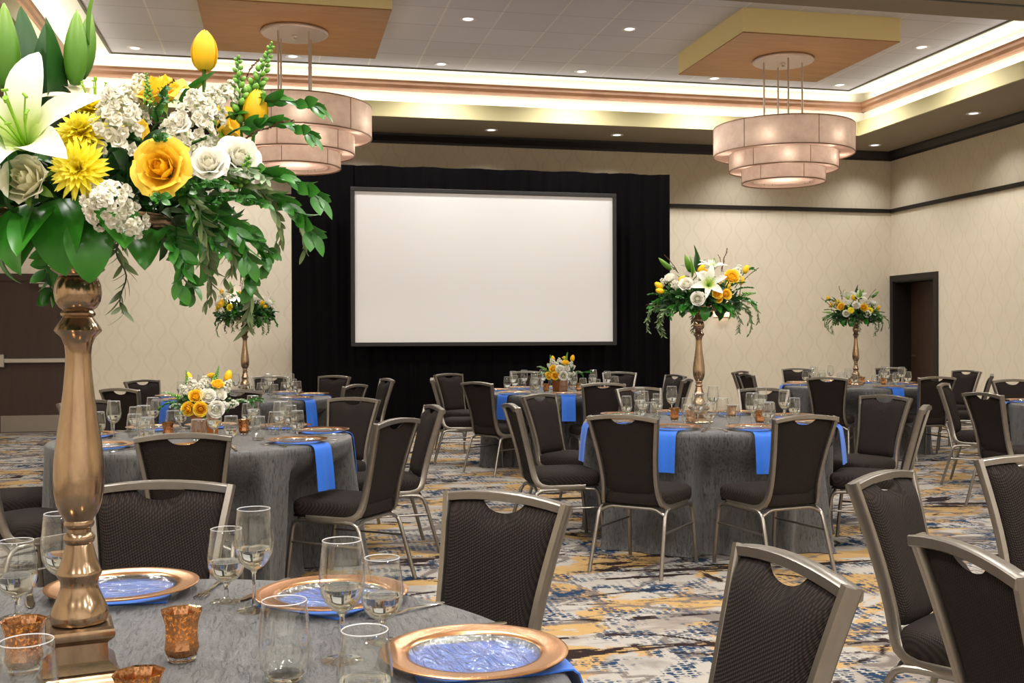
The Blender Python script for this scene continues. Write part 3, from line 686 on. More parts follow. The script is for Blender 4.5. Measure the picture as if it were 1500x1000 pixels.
# ------------------------------------------------------------------ tableware
def glass_set():
    def shell(prof, th, n=28):
        inner = [(max(r-th, 0.0006), z+(th if i == 0 else 0)) for i, (r, z) in enumerate(prof)]
        return MB().lathe(prof+[(prof[-1][0]-th*0.5, prof[-1][1]+th*0.5)]+inner[::-1], n, cap0=False, cap1=False)
    def foot(r, h): return MB().lathe([(0.0005,0.0),(r,0.0),(r,0.0014),(r*0.55,0.003),(0.010,0.0055),(0.0055,h),(0.0005,h+0.0005)], 28, cap0=False, cap1=False)
    w = {'bowl': shell([(0.0008,0.0850),(0.010,0.0865),(0.020,0.0925),(0.030,0.104),(0.0375,0.120),(0.0405,0.138),(0.0400,0.158),(0.0375,0.182),(0.0342,0.213)], 0.0011).mesh('bowl', 80),
         'stem': MB().lathe([(0.0055,0.010),(0.0038,0.020),(0.0034,0.05),(0.0042,0.078),(0.0085,0.0865),(0.0005,0.0868)], 16, cap0=True, cap1=False).mesh('stem', 60), 'foot': foot(0.036, 0.0105).mesh('foot', 50)}
    g = {'bowl': shell([(0.0008,0.0420),(0.012,0.0435),(0.024,0.050),(0.0340,0.062),(0.0390,0.078),(0.0400,0.094),(0.0385,0.116),(0.0355,0.138),(0.0330,0.158)], 0.0011).mesh('bowl', 80),
         'stem': MB().lathe([(0.0055,0.010),(0.0045,0.018),(0.0048,0.034),(0.0095,0.0435),(0.0005,0.0438)], 16, cap0=True, cap1=False).mesh('stem', 60), 'foot': foot(0.034, 0.0105).mesh('foot', 50)}
    t = {'body': shell([(0.027,0.012),(0.033,0.014),(0.0385,0.025),(0.0425,0.045),(0.0435,0.065),(0.0420,0.090),(0.0385,0.120),(0.0370,0.133)], 0.0012).mesh('body', 80),
         'thick_base': MB().lathe([(0.0005,0.0),(0.024,0.0),(0.029,0.003),(0.0330,0.0125),(0.026,0.0110),(0.0005,0.0085)], 28, cap0=False, cap1=False).mesh('thick_base', 60)}
    def ringm(r, z, q=0.0008): return MB().lathe([(r-q,z-q),(r,z-q*1.3),(r+q,z-q),(r+q,z+q*.5),(r,z+q),(r-q,z+q*.5),(r-q,z-q)], 36, cap0=False, cap1=False).mesh('rim', 180)
    def liquid(prof, lvl):
        q = [(max(r-0.0016, 0.0005), z) for r, z in prof if z+0.0016 < lvl]; q = [(r, z+0.0016) for r, z in q]; r_ = interp(lvl, [(z, r) for r, z in prof])-0.0018
        return MB().lathe(q+[(r_, lvl), (r_-0.002, lvl+0.0002), (0.0005, lvl)], 32, cap0=False, cap1=False).mesh('water', 40)
    w['rim'] = ringm(0.0338, 0.2132); g['rim'] = ringm(0.0326, 0.1582); t['rim'] = ringm(0.0365, 0.1332)
    w['water'] = liquid([(0.0008,0.0850),(0.010,0.0865),(0.020,0.0925),(0.030,0.104),(0.0375,0.120),(0.0405,0.138)], 0.131)
    g['water'] = liquid([(0.0008,0.0420),(0.012,0.0435),(0.024,0.050),(0.0340,0.062),(0.0390,0.078),(0.0400,0.094)], 0.088)
    return {'wine_glass': w, 'water_goblet': g, 'tumbler': t}
G = {}
def put_glass(kind, x, y, label, group):
    t = thing(kind, label, 'glass', (x, y, Z_T+0.0005), 0, group)
    for p, me in G[kind].items(): obj(p, me, M[{'stem': 'solid_glass', 'foot': 'glass_foot', 'thick_base': 'solid_glass', 'rim': 'rim_highlight', 'water': 'water'}.get(p, 'glass')], t)
    return t

def ware_meshes():
    d = {}
    d['rim'] = MB().lathe([(0.117,0.0165),(0.121,0.0195),(0.130,0.0205),(0.150,0.0225),(0.161,0.0235),(0.165,0.0225),(0.1645,0.0205),(0.150,0.0185),(0.125,0.0155),(0.117,0.0135),(0.117,0.0165)], 72, cap0=False, cap1=False).mesh('rim', 60)
    d['well'] = MB().lathe([(0.117,0.0165),(0.112,0.012),(0.104,0.0085),(0.096,0.0072),(0.06,0.0068),(0.0005,0.0068)], 64, cap0=False, cap1=False).mesh('well', 80)
    # napkin: flat under the plate, then over the table edge
    def napkin(w0, w1, drop):
        path = [(-0.115,0.0018),(-0.06,0.0018),(0.0,0.0018),(0.06,0.0018),(0.11,0.0018),(0.138,0.002),(0.155,-0.001),(0.168,-0.011),(0.176,-0.03),(0.182,-0.07),(0.190,-0.13),(0.200,-drop)]
        top, bot = [], []
        for i, (y, z) in enumerate(path):
            k = i/(len(path)-1); w = w0+(w1-w0)*sstep(0.2, 0.75, k)
            a = Vector((path[max(i-1,0)][0], path[max(i-1,0)][1])); b = Vector((path[min(i+1,len(path)-1)][0], path[min(i+1,len(path)-1)][1]))
            t = (b-a).normalized(); nrm = Vector((-t.y, t.x))
            rt, rb = [], []
            for j in range(9):
                s_ = -1+2*j/8; x = s_*w/2; rip = 0.003*math.sin(s_*5)*sstep(0.6, 1, k)
                rt.append((x, y+nrm.x*0.002+rip, z+nrm.y*0.002)); rb.append((x, y-nrm.x*0.0012+rip, z-nrm.y*0.0012))
            top.append(rt); bot.append(rb)
        m = MB(); rings = [t_+b_[::-1] for t_, b_ in zip(top, bot)]
        return m.rings(rings, True, True).mesh('napkin', 50)
    d['napkin'] = napkin(0.16, 0.135, 0.245); d['napkin_wide'] = napkin(0.215, 0.15, 0.245)
    arch = lambda y: 0.0012+0.004*math.exp(-((y-0.03)/0.035)**2)+0.0015
    def bar(m, ys, w, th=0.002):
        rings = []
        for y, hw in zip(ys, w):
            z = arch(y); rings.append([(-hw,y,z),(hw,y,z),(hw*0.8,y,z+th),(-hw*0.8,y,z+th)])
        m.rings(rings, True, True)
    m = MB(); bar(m, [0.105,0.095,0.06,0.02,-0.01,-0.03,-0.045,-0.058], [0.005,0.0075,0.007,0.0038,0.003,0.0035,0.009,0.0125])
    for k in range(4):
        x = -0.0105+0.007*k
        m.rings([[(x-h,y,z),(x+h,y,z),(x+h,y,z+0.0018),(x-h,y,z+0.0018)] for y, h, z in ((-0.056,0.0027,0.0028),(-0.08,0.0018,0.0022),(-0.102,0.0009,0.004))], True, True)
    d['fork'] = m.mesh('fork', 40)
    m = MB(); bar(m, [0.115,0.105,0.06,0.02,0.0,-0.01,-0.06,-0.095,-0.11], [0.004,0.0075,0.0075,0.006,0.005,0.0085,0.0095,0.0075,0.002]); d['table_knife'] = m.mesh('table_knife', 40)
    # faceted votive with flared lip
    m = MB(); n = 8
    m.lathe([(0.0240,0.010),(0.0285,0.016),(0.0315,0.024),(0.0300,0.034),(0.0285,0.05),(0.0300,0.068),(0.0345,0.083),(0.0375,0.090),(0.0345,0.088),(0.0275,0.068),(0.026,0.05),(0.0265,0.03),(0.022,0.016),(0.0005,0.014)], n, cap0=False, cap1=False)
    d['cup'] = m.mesh('cup', 20)
    d['glass_foot'] = MB().lathe([(0.0005,0.0),(0.020,0.0),(0.0245,0.003),(0.0262,0.009),(0.0240,0.0099),(0.0005,0.0099)], 16, cap0=False, cap1=False).mesh('glass_foot', 40)
    d['candle'] = MB().lathe([(0.0005,0.0145),(0.0185,0.0155),(0.019,0.034),(0.0175,0.0355),(0.0005,0.0345)], 20, cap0=False, cap1=False).mesh('candle', 40)
    d['flame'] = MB().lathe([(0.0003,0.0375),(0.0028,0.041),(0.0032,0.045),(0.0018,0.052),(0.0003,0.058)], 10, cap0=False, cap1=False).mesh('flame', 60)
    return d
W = {}
def put_votive(x, y, label, lit=True):
    t = thing('votive_holder', label, 'candle holder', (x, y, Z_T+0.0005), random.Random(x*7+y).uniform(0, 0.7), 'copper votive candle holders')
    c = obj('cup', W['cup'], M['votive'], t); obj('glass_foot', W['glass_foot'], M['solid_glass'], t)
    cd = obj('candle', W['candle'], M['wax'], t)
    if lit:
        obj('flame', W['flame'], M['flame'], cd); point('candle_light', (x, y, Z_T+0.055), 0.30, 0.006, (1.0, 0.74, 0.44))
    return t

SEATS = {'A': [1.6, 47.5, 89], 'B': [-134, -90, -41, 12, 48, 90, 120, 164], 'C': [-140, -90, -44, 15, 52, 90, 134, 165], 'D': [180, -130, -90, -38, 10, 53, 88, 127],
         'E': [-147, -100, -40, 20, 55, 88, 117, 160], 'F': [-140, -90, -45, 10, 49, 85, 126, 165], 'G': [-170, 150]}
NO_CUTLERY = ('C', 'E', 'F')
def build_settings():
    G.update(glass_set()); W.update(ware_meshes())
    for k, angs in SEATS.items():
        cx, cy = TABLES[k]; used = set(); rp = 0.69
        for ang in angs:
            a = math.radians(ang); dx, dy = math.cos(a), math.sin(a)
            px, py = cx+rp*dx, cy+rp*dy; rz = a-PI/2
            pos = side(k, px, py, used)
            where = 'at the %s place of %s' % (pos, TNAME[k])
            t = thing('charger_plate', 'copper rimmed glass charger plate ' + where, 'plate', (px, py, Z_T), rz, 'charger plates on ' + TNAME[k])
            obj('rim', W['rim'], M['copper_rim'], t); obj('well', W['well'], M['dish_glass'], t)
            nk = obj('napkin', W['napkin_wide' if k == 'A' else 'napkin'], M['napkin']); nk.location = (px, py, Z_T); nk.rotation_euler = (0, 0, rz)
            tag(nk, 'blue napkin hanging off the %s edge of %s' % (pos, TNAME[k]), 'napkin', 'blue napkins on ' + TNAME[k])
            def polar(r, da):
                q = a+math.radians(da); return cx+r*math.cos(q), cy+r*math.sin(q)
            if k != 'A':
                put_glass('wine_glass', *polar(0.50, 10), 'tall stemmed wine glass ' + where, 'wine glasses on ' + TNAME[k])
                put_glass('water_goblet', *polar(0.57, 18), 'short stemmed water goblet ' + where, 'goblets on ' + TNAME[k])
                put_glass('tumbler', *polar(0.41, 0), 'stemless tumbler ' + where, 'tumblers on ' + TNAME[k])
            if k not in NO_CUTLERY:
                for nm, lx in (('fork', 0.195), ('table_knife', -0.195)):
                    x, y = px+lx*math.cos(rz), py+lx*math.sin(rz)
                    o = obj(nm, W[nm], M['flatware']); o.location = (x, y, Z_T); o.rotation_euler = (0, 0, rz+(-0.25 if lx > 0 else 0.25)*(1 if k == 'A' else 0.6))
                    tag(o, 'steel %s beside the plate %s' % (nm.replace('_', ' '), where), nm.replace('table_', ''), nm.replace('_', ' ') + 's on ' + TNAME[k])
    # the closest table, glass by glass
    for kind, x, y, lab in (('wine_glass', -0.055, 2.275, 'tall wine glass between the two far plates of the closest table'), ('water_goblet', -0.115, 2.365, 'short goblet left of the wine glass between the far plates of the closest table'),
                            ('wine_glass', 0.105, 1.885, 'tall wine glass in front of the far right charger on the closest table'), ('water_goblet', 0.185, 1.985, 'short goblet overlapping the edge of the far right charger on the closest table'),
                            ('tumbler', 0.005, 1.80, 'large stemless tumbler in the middle front of the closest table'), ('water_goblet', -0.527, 2.325, 'goblet beside the bronze vase, left of it, on the closest table'),
                            ('wine_glass', -0.437, 2.308, 'tall wine glass half hidden behind the bronze vase of the closest table'), ('tumbler', -0.36, 1.645, 'tumbler cut off at the lower left corner in front of the bronze vase'),
                            ('water_goblet', 0.115, 1.50, 'goblet at the bottom edge just left of the big right hand charger')):
        put_glass(kind, x, y, lab, 'glasses of the closest table')
    put_votive(-0.172, 1.952, 'copper votive holder standing alone right of the bronze vase foot')
    put_votive(-0.200, 1.60, 'copper votive holder cut off by the bottom edge in front of the bronze vase')
    put_votive(-0.43, 1.945, 'copper votive holder half hidden behind the left side of the bronze vase foot')
    put_votive(-0.458, 1.66, 'copper votive holder at the very lower left corner of the picture')
    for x, y, lab in ((-0.63, 6.36, 'copper votive left of the cube of roses on the second left table'), (-0.21, 6.44, 'copper votive right of the cube of roses on the second left table'),
                      (2.60, 6.74, 'lit copper votive left of the tall vase on the middle table, farther one'), (2.60, 6.46, 'lit copper votive left of the tall vase on the middle table, closer one'),
                      (3.10, 6.93, 'lit copper votive right of the tall vase on the middle table, farther one'), (3.05, 6.38, 'lit copper votive right of the tall vase on the middle table, closer one'),
                      (2.69, 10.62, 'lit votive left of the copper cube on the table before the screen'), (3.04, 10.62, 'lit votive right of the copper cube on the table before the screen'),
                      (6.36, 11.00, 'lit votive left of the vase on the table beside the corner doorway'), (6.70, 11.30, 'lit votive just right of the vase on the table beside the corner doorway'), (6.80, 11.00, 'lit votive farther right of the vase on the table beside the corner doorway')):
        put_votive(x, y, lab)

# ------------------------------------------------------------------ tall bronze vases
def vase_meshes():
    prof = [(0.0280,0.112),(0.0420,0.116),(0.0455,0.124),(0.0440,0.136),(0.0370,0.152),(0.0300,0.170),(0.0280,0.180),(0.0310,0.190),(0.0345,0.196),(0.0350,0.200),(0.0330,0.204),(0.0270,0.222),(0.0215,0.244),
            (0.0200,0.248),(0.0235,0.252),(0.0245,0.258),(0.0230,0.264),(0.0185,0.268),(0.0185,0.274),(0.0225,0.278),(0.0235,0.283),(0.0215,0.288),(0.0235,0.292),(0.0300,0.302),(0.0355,0.318),(0.0385,0.338),(0.0395,0.360),(0.0388,0.385),(0.0360,0.412),(0.0318,0.445),
            (0.0275,0.475),(0.0235,0.510),(0.0205,0.545),(0.0195,0.568),(0.0210,0.588),(0.0262,0.604),(0.0345,0.614),(0.0368,0.618),(0.0355,0.622),(0.0290,0.634),(0.0245,0.642),(0.0230,0.645),(0.0262,0.648),(0.0270,0.652),(0.0250,0.656),(0.0235,0.659),
            (0.0290,0.664),(0.0345,0.676),(0.0368,0.692),(0.0358,0.708),(0.0310,0.722),(0.0290,0.726),(0.0300,0.729),(0.0405,0.738),(0.0415,0.741),(0.0400,0.744),(0.0290,0.756),(0.0265,0.766),(0.0265,0.795)]
    prof = [(r, z*0.955 if z < 0.57 else 0.544+(z-0.57)*0.813) for r, z in prof]
    st = MB().lathe(prof, 40).mesh('stem', 38)
    pl = MB().lathe([(0.064,0.0),(0.066,0.006),(0.062,0.016),(0.054,0.026),(0.050,0.034),(0.0535,0.036),(0.0560,0.040),(0.0480,0.048),(0.0415,0.054),(0.0405,0.082),(0.0440,0.086),(0.0500,0.091),(0.0515,0.098),(0.0500,0.105),(0.044,0.1085),(0.0005,0.109)], 4, a0=PI/4, sq=True, cap1=False).mesh('plinth', 25)
    dish = MB().lathe([(0.0005,0.764),(0.06,0.766),(0.125,0.776),(0.152,0.786),(0.158,0.798),(0.158,0.803),(0.152,0.803),(0.148,0.794),(0.12,0.786),(0.0005,0.782)], 48, cap0=False, cap1=False)
    dish.v = [(p[0], p[1], p[2]-0.037) for p in dish.v]
    return st, pl, dish.mesh('dish', 50)
VASES = {'A': (-0.32, 1.83, 12), 'D': (2.71, 6.58, 8), 'C': (-0.33, 10.52, 20), 'F': (6.54, 11.16, 31)}
def build_vases():
    st, pl, di = vase_meshes()
    lab = {'A': 'tall baluster shaped bronze vase on a square foot, close to the camera', 'D': 'tall bronze vase on the middle table carrying a large bouquet', 'C': 'tall bronze vase on the farthest left table', 'F': 'tall bronze vase on the table beside the corner doorway'}
    for k, (x, y, r) in VASES.items():
        t = thing('tall_vase', lab[k], 'vase', (x, y, Z_T+0.0005), math.radians(r), 'tall bronze vases')
        obj('stem', st, M['bronze'], t); obj('plinth', pl, M['bronze'], t); obj('dish', di, M['bronze'], t)
    for k, (x, y, r), lb in (('B', (-0.43, 6.40, 35), 'copper cube vase of roses on the second left table'), ('E', (2.87, 10.74, 25), 'copper cube vase on the table before the screen')):
        m = MB().box(-0.056, 0.056, -0.056, 0.056, 0.0, 0.128, 0.006)
        m.box(-0.059, 0.059, -0.059, 0.059, 0.118, 0.130, 0.003)
        t = thing('cube_vase', lb, 'vase', (x, y, Z_T+0.0005), math.radians(r), 'copper cube vases')
        obj('box_side', MB().box(-0.056, 0.056, -0.056, 0.056, 0.0, 0.122, 0.005), M['copper_box'], t)
        obj('box_rim', MB().box(-0.0585, 0.0585, -0.0585, 0.0585, 0.118, 0.130, 0.003), M['copper_box'], t)
# ------------------------------------------------------------------ flowers and foliage
def frame_to(dirv, spin=0.0):
    d = Vector(dirv).normalized()
    return (d.to_track_quat('Z', 'Y').to_matrix().to_4x4()) @ Matrix.Rotation(spin, 4, 'Z')
def petal_pts(L, Wd, a0, a1, cup=0.3, n=9, mm=5, shape=(0.9, 0.75), twist=0.0, wave=0.0, r0=0.0, bulge=0.0):
    """petal in the x-z plane leaving the axis at angle a0 from +z and ending at a1; returns grid and tones"""
    pts, t = [], []; x, z = r0, 0.0
    for i in range(n+1):
        u = i/n; ang = a0+(a1-a0)*u**1.2
        if i: x += math.sin(ang)*L/n; z += math.cos(ang)*L/n
        w = Wd*max(0.0, math.sin(PI*u**shape[0]*0.97+0.05))**shape[1] if 0 < u < 1 else (Wd*0.22 if u == 0 else Wd*0.02)
        row = []
        for j in range(mm+1):
            s_ = -1+2*j/mm; off = cup*w*s_*s_+wave*w*math.sin(u*9+s_*2)*abs(s_)
            nx, nz = -math.cos(ang), math.sin(ang)
            row.append((x+nx*off, s_*w+twist*u*w, z+nz*off+bulge)); t.append(u)
        pts.append(row)
    return pts, t
def rotz(pts, a, dz=0.0, k=1.0):
    c, s_ = math.cos(a), math.sin(a)
    return [[((x*c-y*s_)*k, (x*s_+y*c)*k, z*k+dz) for x, y, z in r] for r in pts]
FM = {}
def flower_meshes():
    rnd = random.Random(5)
    # lily: six recurved petals, green throat
    m = MB()
    for k in range(6):
        big = k % 2
        p, t = petal_pts(0.125+rnd.uniform(-.006,.006), 0.024 if big else 0.018, 0.42, 1.75+rnd.uniform(-.25,.2), 0.32, 12, 6, (0.85, 0.8), 0, 0.10, 0.006)
        m.grid(rotz(p, k*PI/3+rnd.uniform(-.06,.06)), t)
    FM['lily'] = m.mesh('lily', 180)
    m = MB()
    for k in range(6):
        a = k*PI/3+0.4; q = [(0.004*math.cos(a), 0.004*math.sin(a), 0.005), (0.013*math.cos(a), 0.013*math.sin(a), 0.045), (0.026*math.cos(a), 0.026*math.sin(a), 0.078)]
        m.tube(q, 0.0011, 5); m.tube([(q[2][0]-0.004*math.sin(a), q[2][1]+0.004*math.cos(a), 0.079), (q[2][0]+0.004*math.sin(a), q[2][1]-0.004*math.cos(a), 0.079)], 0.0018, 5)
    m.tube([(0,0,0.004),(0.002,0,0.05),(0.003,0.001,0.088)], [0.0025,0.0016,0.0016], 6); m.tube([(0.003,0.001,0.086),(0.003,0.001,0.093)], 0.0036, 6)
    m.has_t = True; m.t = [0.7]*len(m.v); FM['stamen'] = m.mesh('stamen', 60)
    # long closed lily bud
    m = MB(); n = 18; L = 0.115; rings = []; tt = []
    for i in range(15):
        u = i/14; r = 0.0185*math.sin(PI*min(1, 0.08+0.92*u**0.95))**0.75*(1-0.30*u)+0.0008
        rings.append([(r*(1+0.10*math.cos(3*2*PI*j/n))*math.cos(2*PI*j/n), r*(1+0.10*math.cos(3*2*PI*j/n))*math.sin(2*PI*j/n), u*L) for j in range(n)]); tt.append(u)
    m.rings(rings, True, True, t=tt); FM['lily_bud'] = m.mesh('lily_bud', 70)
    # garden rose from a spiral of cupped petals
    def rose(seed, opened):
        rnd = random.Random(seed); m = MB()
        layers = [(5, 0.0045, 0.034, 1.5, 0.0), (6, 0.0095, 0.036, 1.15, 0.05), (6, 0.0150, 0.036, 0.95, 0.25), (6, 0.0205, 0.033, 0.85, 0.6), (6, 0.0250, 0.028, 0.80, 1.0)]
        for li, (cnt, rad, H, arc, op) in enumerate(layers):
            for k in range(cnt):
                a = k*2*PI/cnt+li*0.55+rnd.uniform(-.15,.15); rows = []; t = []; kk = rnd.uniform(0.92, 1.06); tip = rnd.uniform(0.0, 0.004)
                for i in range(9):
                    v = i/8; row = []
                    fl = op*opened*(0.012*max(0, v-0.35)**1.3/0.65**1.3+0.006*max(0, v-0.8)/0.2)
                    for j in range(9):
                        s_ = -1+2*j/8; th = a+arc*s_*(0.55+0.45*math.sin(PI*min(0.95, 0.15+0.7*v)))
                        r = (rad*(0.30+0.70*math.sin(PI/2*min(1, v*1.35)))+fl)*kk+0.0022*abs(s_)**3*(1 if (j+k) % 2 else -0.4)*(li > 0)
                        r *= 1-max(0.0, 0.42-0.15*li)*max(0, v-0.3)**1.5/0.586
                        z = H*v*kk*(1-0.24*s_*s_*v)-op*opened*0.010*max(0, v-0.72)/0.28+tip*v*(1-abs(s_))
                        row.append((r*math.cos(th), r*math.sin(th), z+0.001)); t.append((0.15+0.16*li)*(1-v)+(0.45+0.14*li)*v)
                    rows.append(row)
                m.grid(rows, t)
        m.lathe([(0.0075,0.004),(0.0085,0.016),(0.0070,0.026),(0.0035,0.031),(0.0003,0.0325)], 10, cap0=False, cap1=False); m.t[-50:] = [0.35]*50
        return m.mesh('rose', 180)
    FM['rose'] = rose(3, 0.75); FM['rose_bud'] = rose(8, 0.35)
    m = MB()
    for k in range(5):
        p, t = petal_pts(0.032, 0.006, 1.2, 2.5, 0.2, 5, 2); m.grid(rotz(p, k*2*PI/5, 0.004), t)
    m.tube([(0,0,0),(0,0,-0.05)], 0.0025, 6); FM['calyx'] = m.mesh('calyx', 180)
    # tulip: closed egg of six petals
    m = MB()
    for k in range(6):
        o = 0.0012 if k % 2 else 0.0; rows = []; t = []
        for i in range(10):
            v = i/9; r = 0.0195*math.sin(PI*(0.06+0.925*v**0.85))**0.55+o; row = []
            for j in range(7):
                s_ = -1+2*j/6; w = 0.95*math.sin(PI*min(1, 0.12+0.84*v**0.9))**0.6; th = k*PI/3+w*s_
                row.append((r*math.cos(th), r*math.sin(th), 0.063*v-0.0012*s_*s_*v)); t.append(v)
            rows.append(row)
        m.grid(rows, t)
    FM['tulip'] = m.mesh('tulip', 180)
    FM['tulip_stem'] = MB().tube([(0,0,0.002),(0.004,0,-0.03),(0.0,0,-0.07),(-0.012,0,-0.11)], 0.0030, 7).mesh('stem', 60)
    # chrysanthemum: layered strap petals
    m = MB(); rnd = random.Random(9)
    for lay, (cnt, L, a0, a1) in enumerate(((20, 0.043, 1.15, 1.75), (20, 0.041, 0.95, 1.5), (18, 0.036, 0.7, 1.2), (16, 0.028, 0.45, 0.9), (12, 0.018, 0.2, 0.6))):
        for k in range(cnt):
            p, t = petal_pts(L*rnd.uniform(.88,1.08), 0.0048, a0, a1+rnd.uniform(-.2,.2), 0.5, 5, 2, (0.6, 0.5), r0=0.002)
            m.grid(rotz(p, 2*PI*(k+0.5*(lay % 2))/cnt+rnd.uniform(-.08,.08), lay*0.0035), t)
    FM['mum'] = m.mesh('chrysanthemum', 180)
    # stock: a plump spike of ruffled four petalled florets
    def stock(seed, cnt, Hh, rr):
        rnd = random.Random(seed); m = MB()
        for k in range(cnt):
            u = (k+0.5)/cnt; z = Hh*u+rnd.uniform(-.004,.004); r = rr*(1-0.97*u**2.2)*rnd.uniform(0.75, 1.12); a = k*2.39996+rnd.uniform(-.25,.25); big = rnd.uniform(0.75, 1.15)*(1-0.35*u)
            F = Matrix.Translation((r*math.cos(a), r*math.sin(a), z)) @ frame_to((math.cos(a)+rnd.uniform(-.4,.4), math.sin(a)+rnd.uniform(-.4,.4), 0.3+u*1.1+rnd.uniform(-.3,.3)), rnd.uniform(0, 3))
            for q in range(7):
                inner = q >= 4
                p, t = petal_pts(0.0145*big*(0.7 if inner else 1)*rnd.uniform(.85,1.15), 0.0078*big, 0.25 if inner else 0.65, (0.9 if inner else 1.75)+rnd.uniform(-.4,.3), 0.2, 4, 4, (0.55, 0.45), rnd.uniform(-.4,.4), 0.55)
                pts = rotz(p, q*2*PI/4+rnd.uniform(-.3,.3)+(0.6 if inner else 0), 0.001 if inner else 0); m.grid([[F @ Vector(x) for x in r_] for r_ in pts], t)
        return m.mesh('stock_flower', 180)
    FM['stock'] = stock(2, 34, 0.080, 0.030); FM['stock_b'] = stock(4, 26, 0.060, 0.027)
    # snapdragon / stock tip: tight green buds
    m = MB(); rnd = random.Random(6)
    for k in range(30):
        u = k/29; a = k*2.4; r = 0.014*(1-u*0.75); z = 0.11*u; s_ = 0.0075*(1-0.6*u)
        F = Matrix.Translation((r*math.cos(a), r*math.sin(a), z)) @ frame_to((math.cos(a), math.sin(a), 0.9))
        b = MB().rings([[(rr*math.cos(2*PI*j/6), rr*math.sin(2*PI*j/6), zz) for j in range(6)] for rr, zz in ((s_*.5,-s_),(s_,-s_*.2),(s_*.9,s_*.7),(s_*.3,s_*1.5))], True, True, t=[0,.4,.8,1]); m.merge(b, F)
    m.tube([(0,0,-0.06),(0,0,0.11)], [0.0028,0.0012], 6); FM['spike'] = m.mesh('bud_spike', 180)
    # broad leaf
    def leaf(L, Wd, curl, n=12, mm=8, fold=0.18, a0=0.5):
        p, t = petal_pts(L, Wd, a0, a0+curl, fold, n, mm, (0.72, 0.85)); return p, t
    p, t = leaf(0.115, 0.036, 0.9); FM['salal'] = MB().grid(p, t).mesh('leaf', 180)
    p, t = leaf(0.105, 0.034, 1.5, a0=0.9); FM['salal_b'] = MB().grid(p, t).mesh('leaf', 180)
    p, t = leaf(0.15, 0.024, 0.35, a0=0.05); FM['lily_leaf'] = MB().grid(p, t).mesh('leaf', 180)
    p, t = leaf(0.075, 0.016, 0.5, a0=0.3); FM['tulip_leaf'] = MB().grid(p, t).mesh('leaf', 180)
    # sprays: an arching stem with leaves on both sides
    def spray(seed, L, droop, n, lL, lW, spread, alt=False, start=0.15):
        rnd = random.Random(seed); m = MB(); P = []; x = z = 0.0; a = 0.0
        K = 16
        for i in range(K+1):
            P.append(Vector((x, 0.006*math.sin(i*0.9+seed), z))); a = 0.9+droop*(i/K); x += math.sin(a)*L/K; z += math.cos(a)*L/K
        m.tube(P, [0.0022*(1-0.7*i/K)+0.0004 for i in range(K+1)], 5); m.t = [0.0]*len(m.v); m.has_t = True
        for k in range(n):
            u = start+(1-start)*k/(n-1); f = u*K; i = min(int(f), K-1); q = P[i].lerp(P[i+1], f-i); tan = (P[i+1]-P[i]).normalized()
            sd = (1 if k % 2 else -1)
            dv = tan*math.cos(spread)+Vector((0, sd, 0))*math.sin(spread)+Vector((0,0,rnd.uniform(-.35,.25)))+Vector((rnd.uniform(-.2,.2), rnd.uniform(-.2,.2), 0))
            pp, t = petal_pts(lL*rnd.uniform(.75,1.15)*(1-0.25*u), lW*rnd.uniform(.85,1.1), 0.1, 0.45, 0.2, 6, 2, (0.8, 0.8))
            F = Matrix.Translation(q) @ frame_to(dv, rnd.uniform(-1.2,1.2)); m.grid([[F @ Vector(x_) for x_ in r] for r in pp], t)
        return m
    FM['olive'] = spray(1, 0.24, 1.9, 26, 0.052, 0.0056, 0.55).mesh('olive_spray', 180)
    FM['olive_b'] = spray(2, 0.20, 2.2, 22, 0.048, 0.0056, 0.6).mesh('olive_spray', 180)
    FM['ruscus'] = spray(3, 0.21, 1.2, 20, 0.052, 0.0115, 0.6).mesh('ruscus_spray', 180)
    FM['ruscus_b'] = spray(4, 0.17, 1.7, 18, 0.046, 0.0115, 0.7).mesh('ruscus_spray', 180)
    FM['small'] = spray(5, 0.16, 0.7, 34, 0.020, 0.0065, 0.9).mesh('small_leaf_spray', 180)
    FM['heath'] = spray(6, 0.15, 0.3, 40, 0.012, 0.0030, 0.7).mesh('russet_spray', 180)
    FM['dusty'] = spray(7, 0.12, 0.9, 22, 0.026, 0.0065, 0.9).mesh('dusty_spray', 180)
    # dense greens packed under the blooms
    def packing(seed, cnt, ax, az, lL, lW):
        rnd = random.Random(seed); m = MB()
        for k in range(cnt):
            a = rnd.uniform(0, 2*PI); e = rnd.uniform(-0.35, 1.0); rr = rnd.uniform(0.35, 1.0)
            c_ = math.sqrt(max(0, 1-e*e)); q = Vector((ax*rr*c_*math.cos(a), ax*rr*c_*math.sin(a), az*rr*e))
            dv = Vector((math.cos(a)*c_, math.sin(a)*c_, e*0.7+rnd.uniform(-.5,.4)))+Vector((rnd.uniform(-.6,.6), rnd.uniform(-.6,.6), rnd.uniform(-.3,.5)))
            pp, t = petal_pts(lL*rnd.uniform(.6,1.2), lW*rnd.uniform(.7,1.2), 0.1, 0.8, 0.25, 5, 2, (0.75, 0.8))
            F = Matrix.Translation(q) @ frame_to(dv, rnd.uniform(0, 6)); m.grid([[F @ Vector(x_) for x_ in r] for r in pp], t)
        return m
    FM['pack'] = packing(11, 620, 0.235, 0.125, 0.055, 0.014).mesh('greenery', 180)
    FM['pack_small'] = packing(12, 260, 0.12, 0.07, 0.035, 0.009).mesh('greenery', 180)

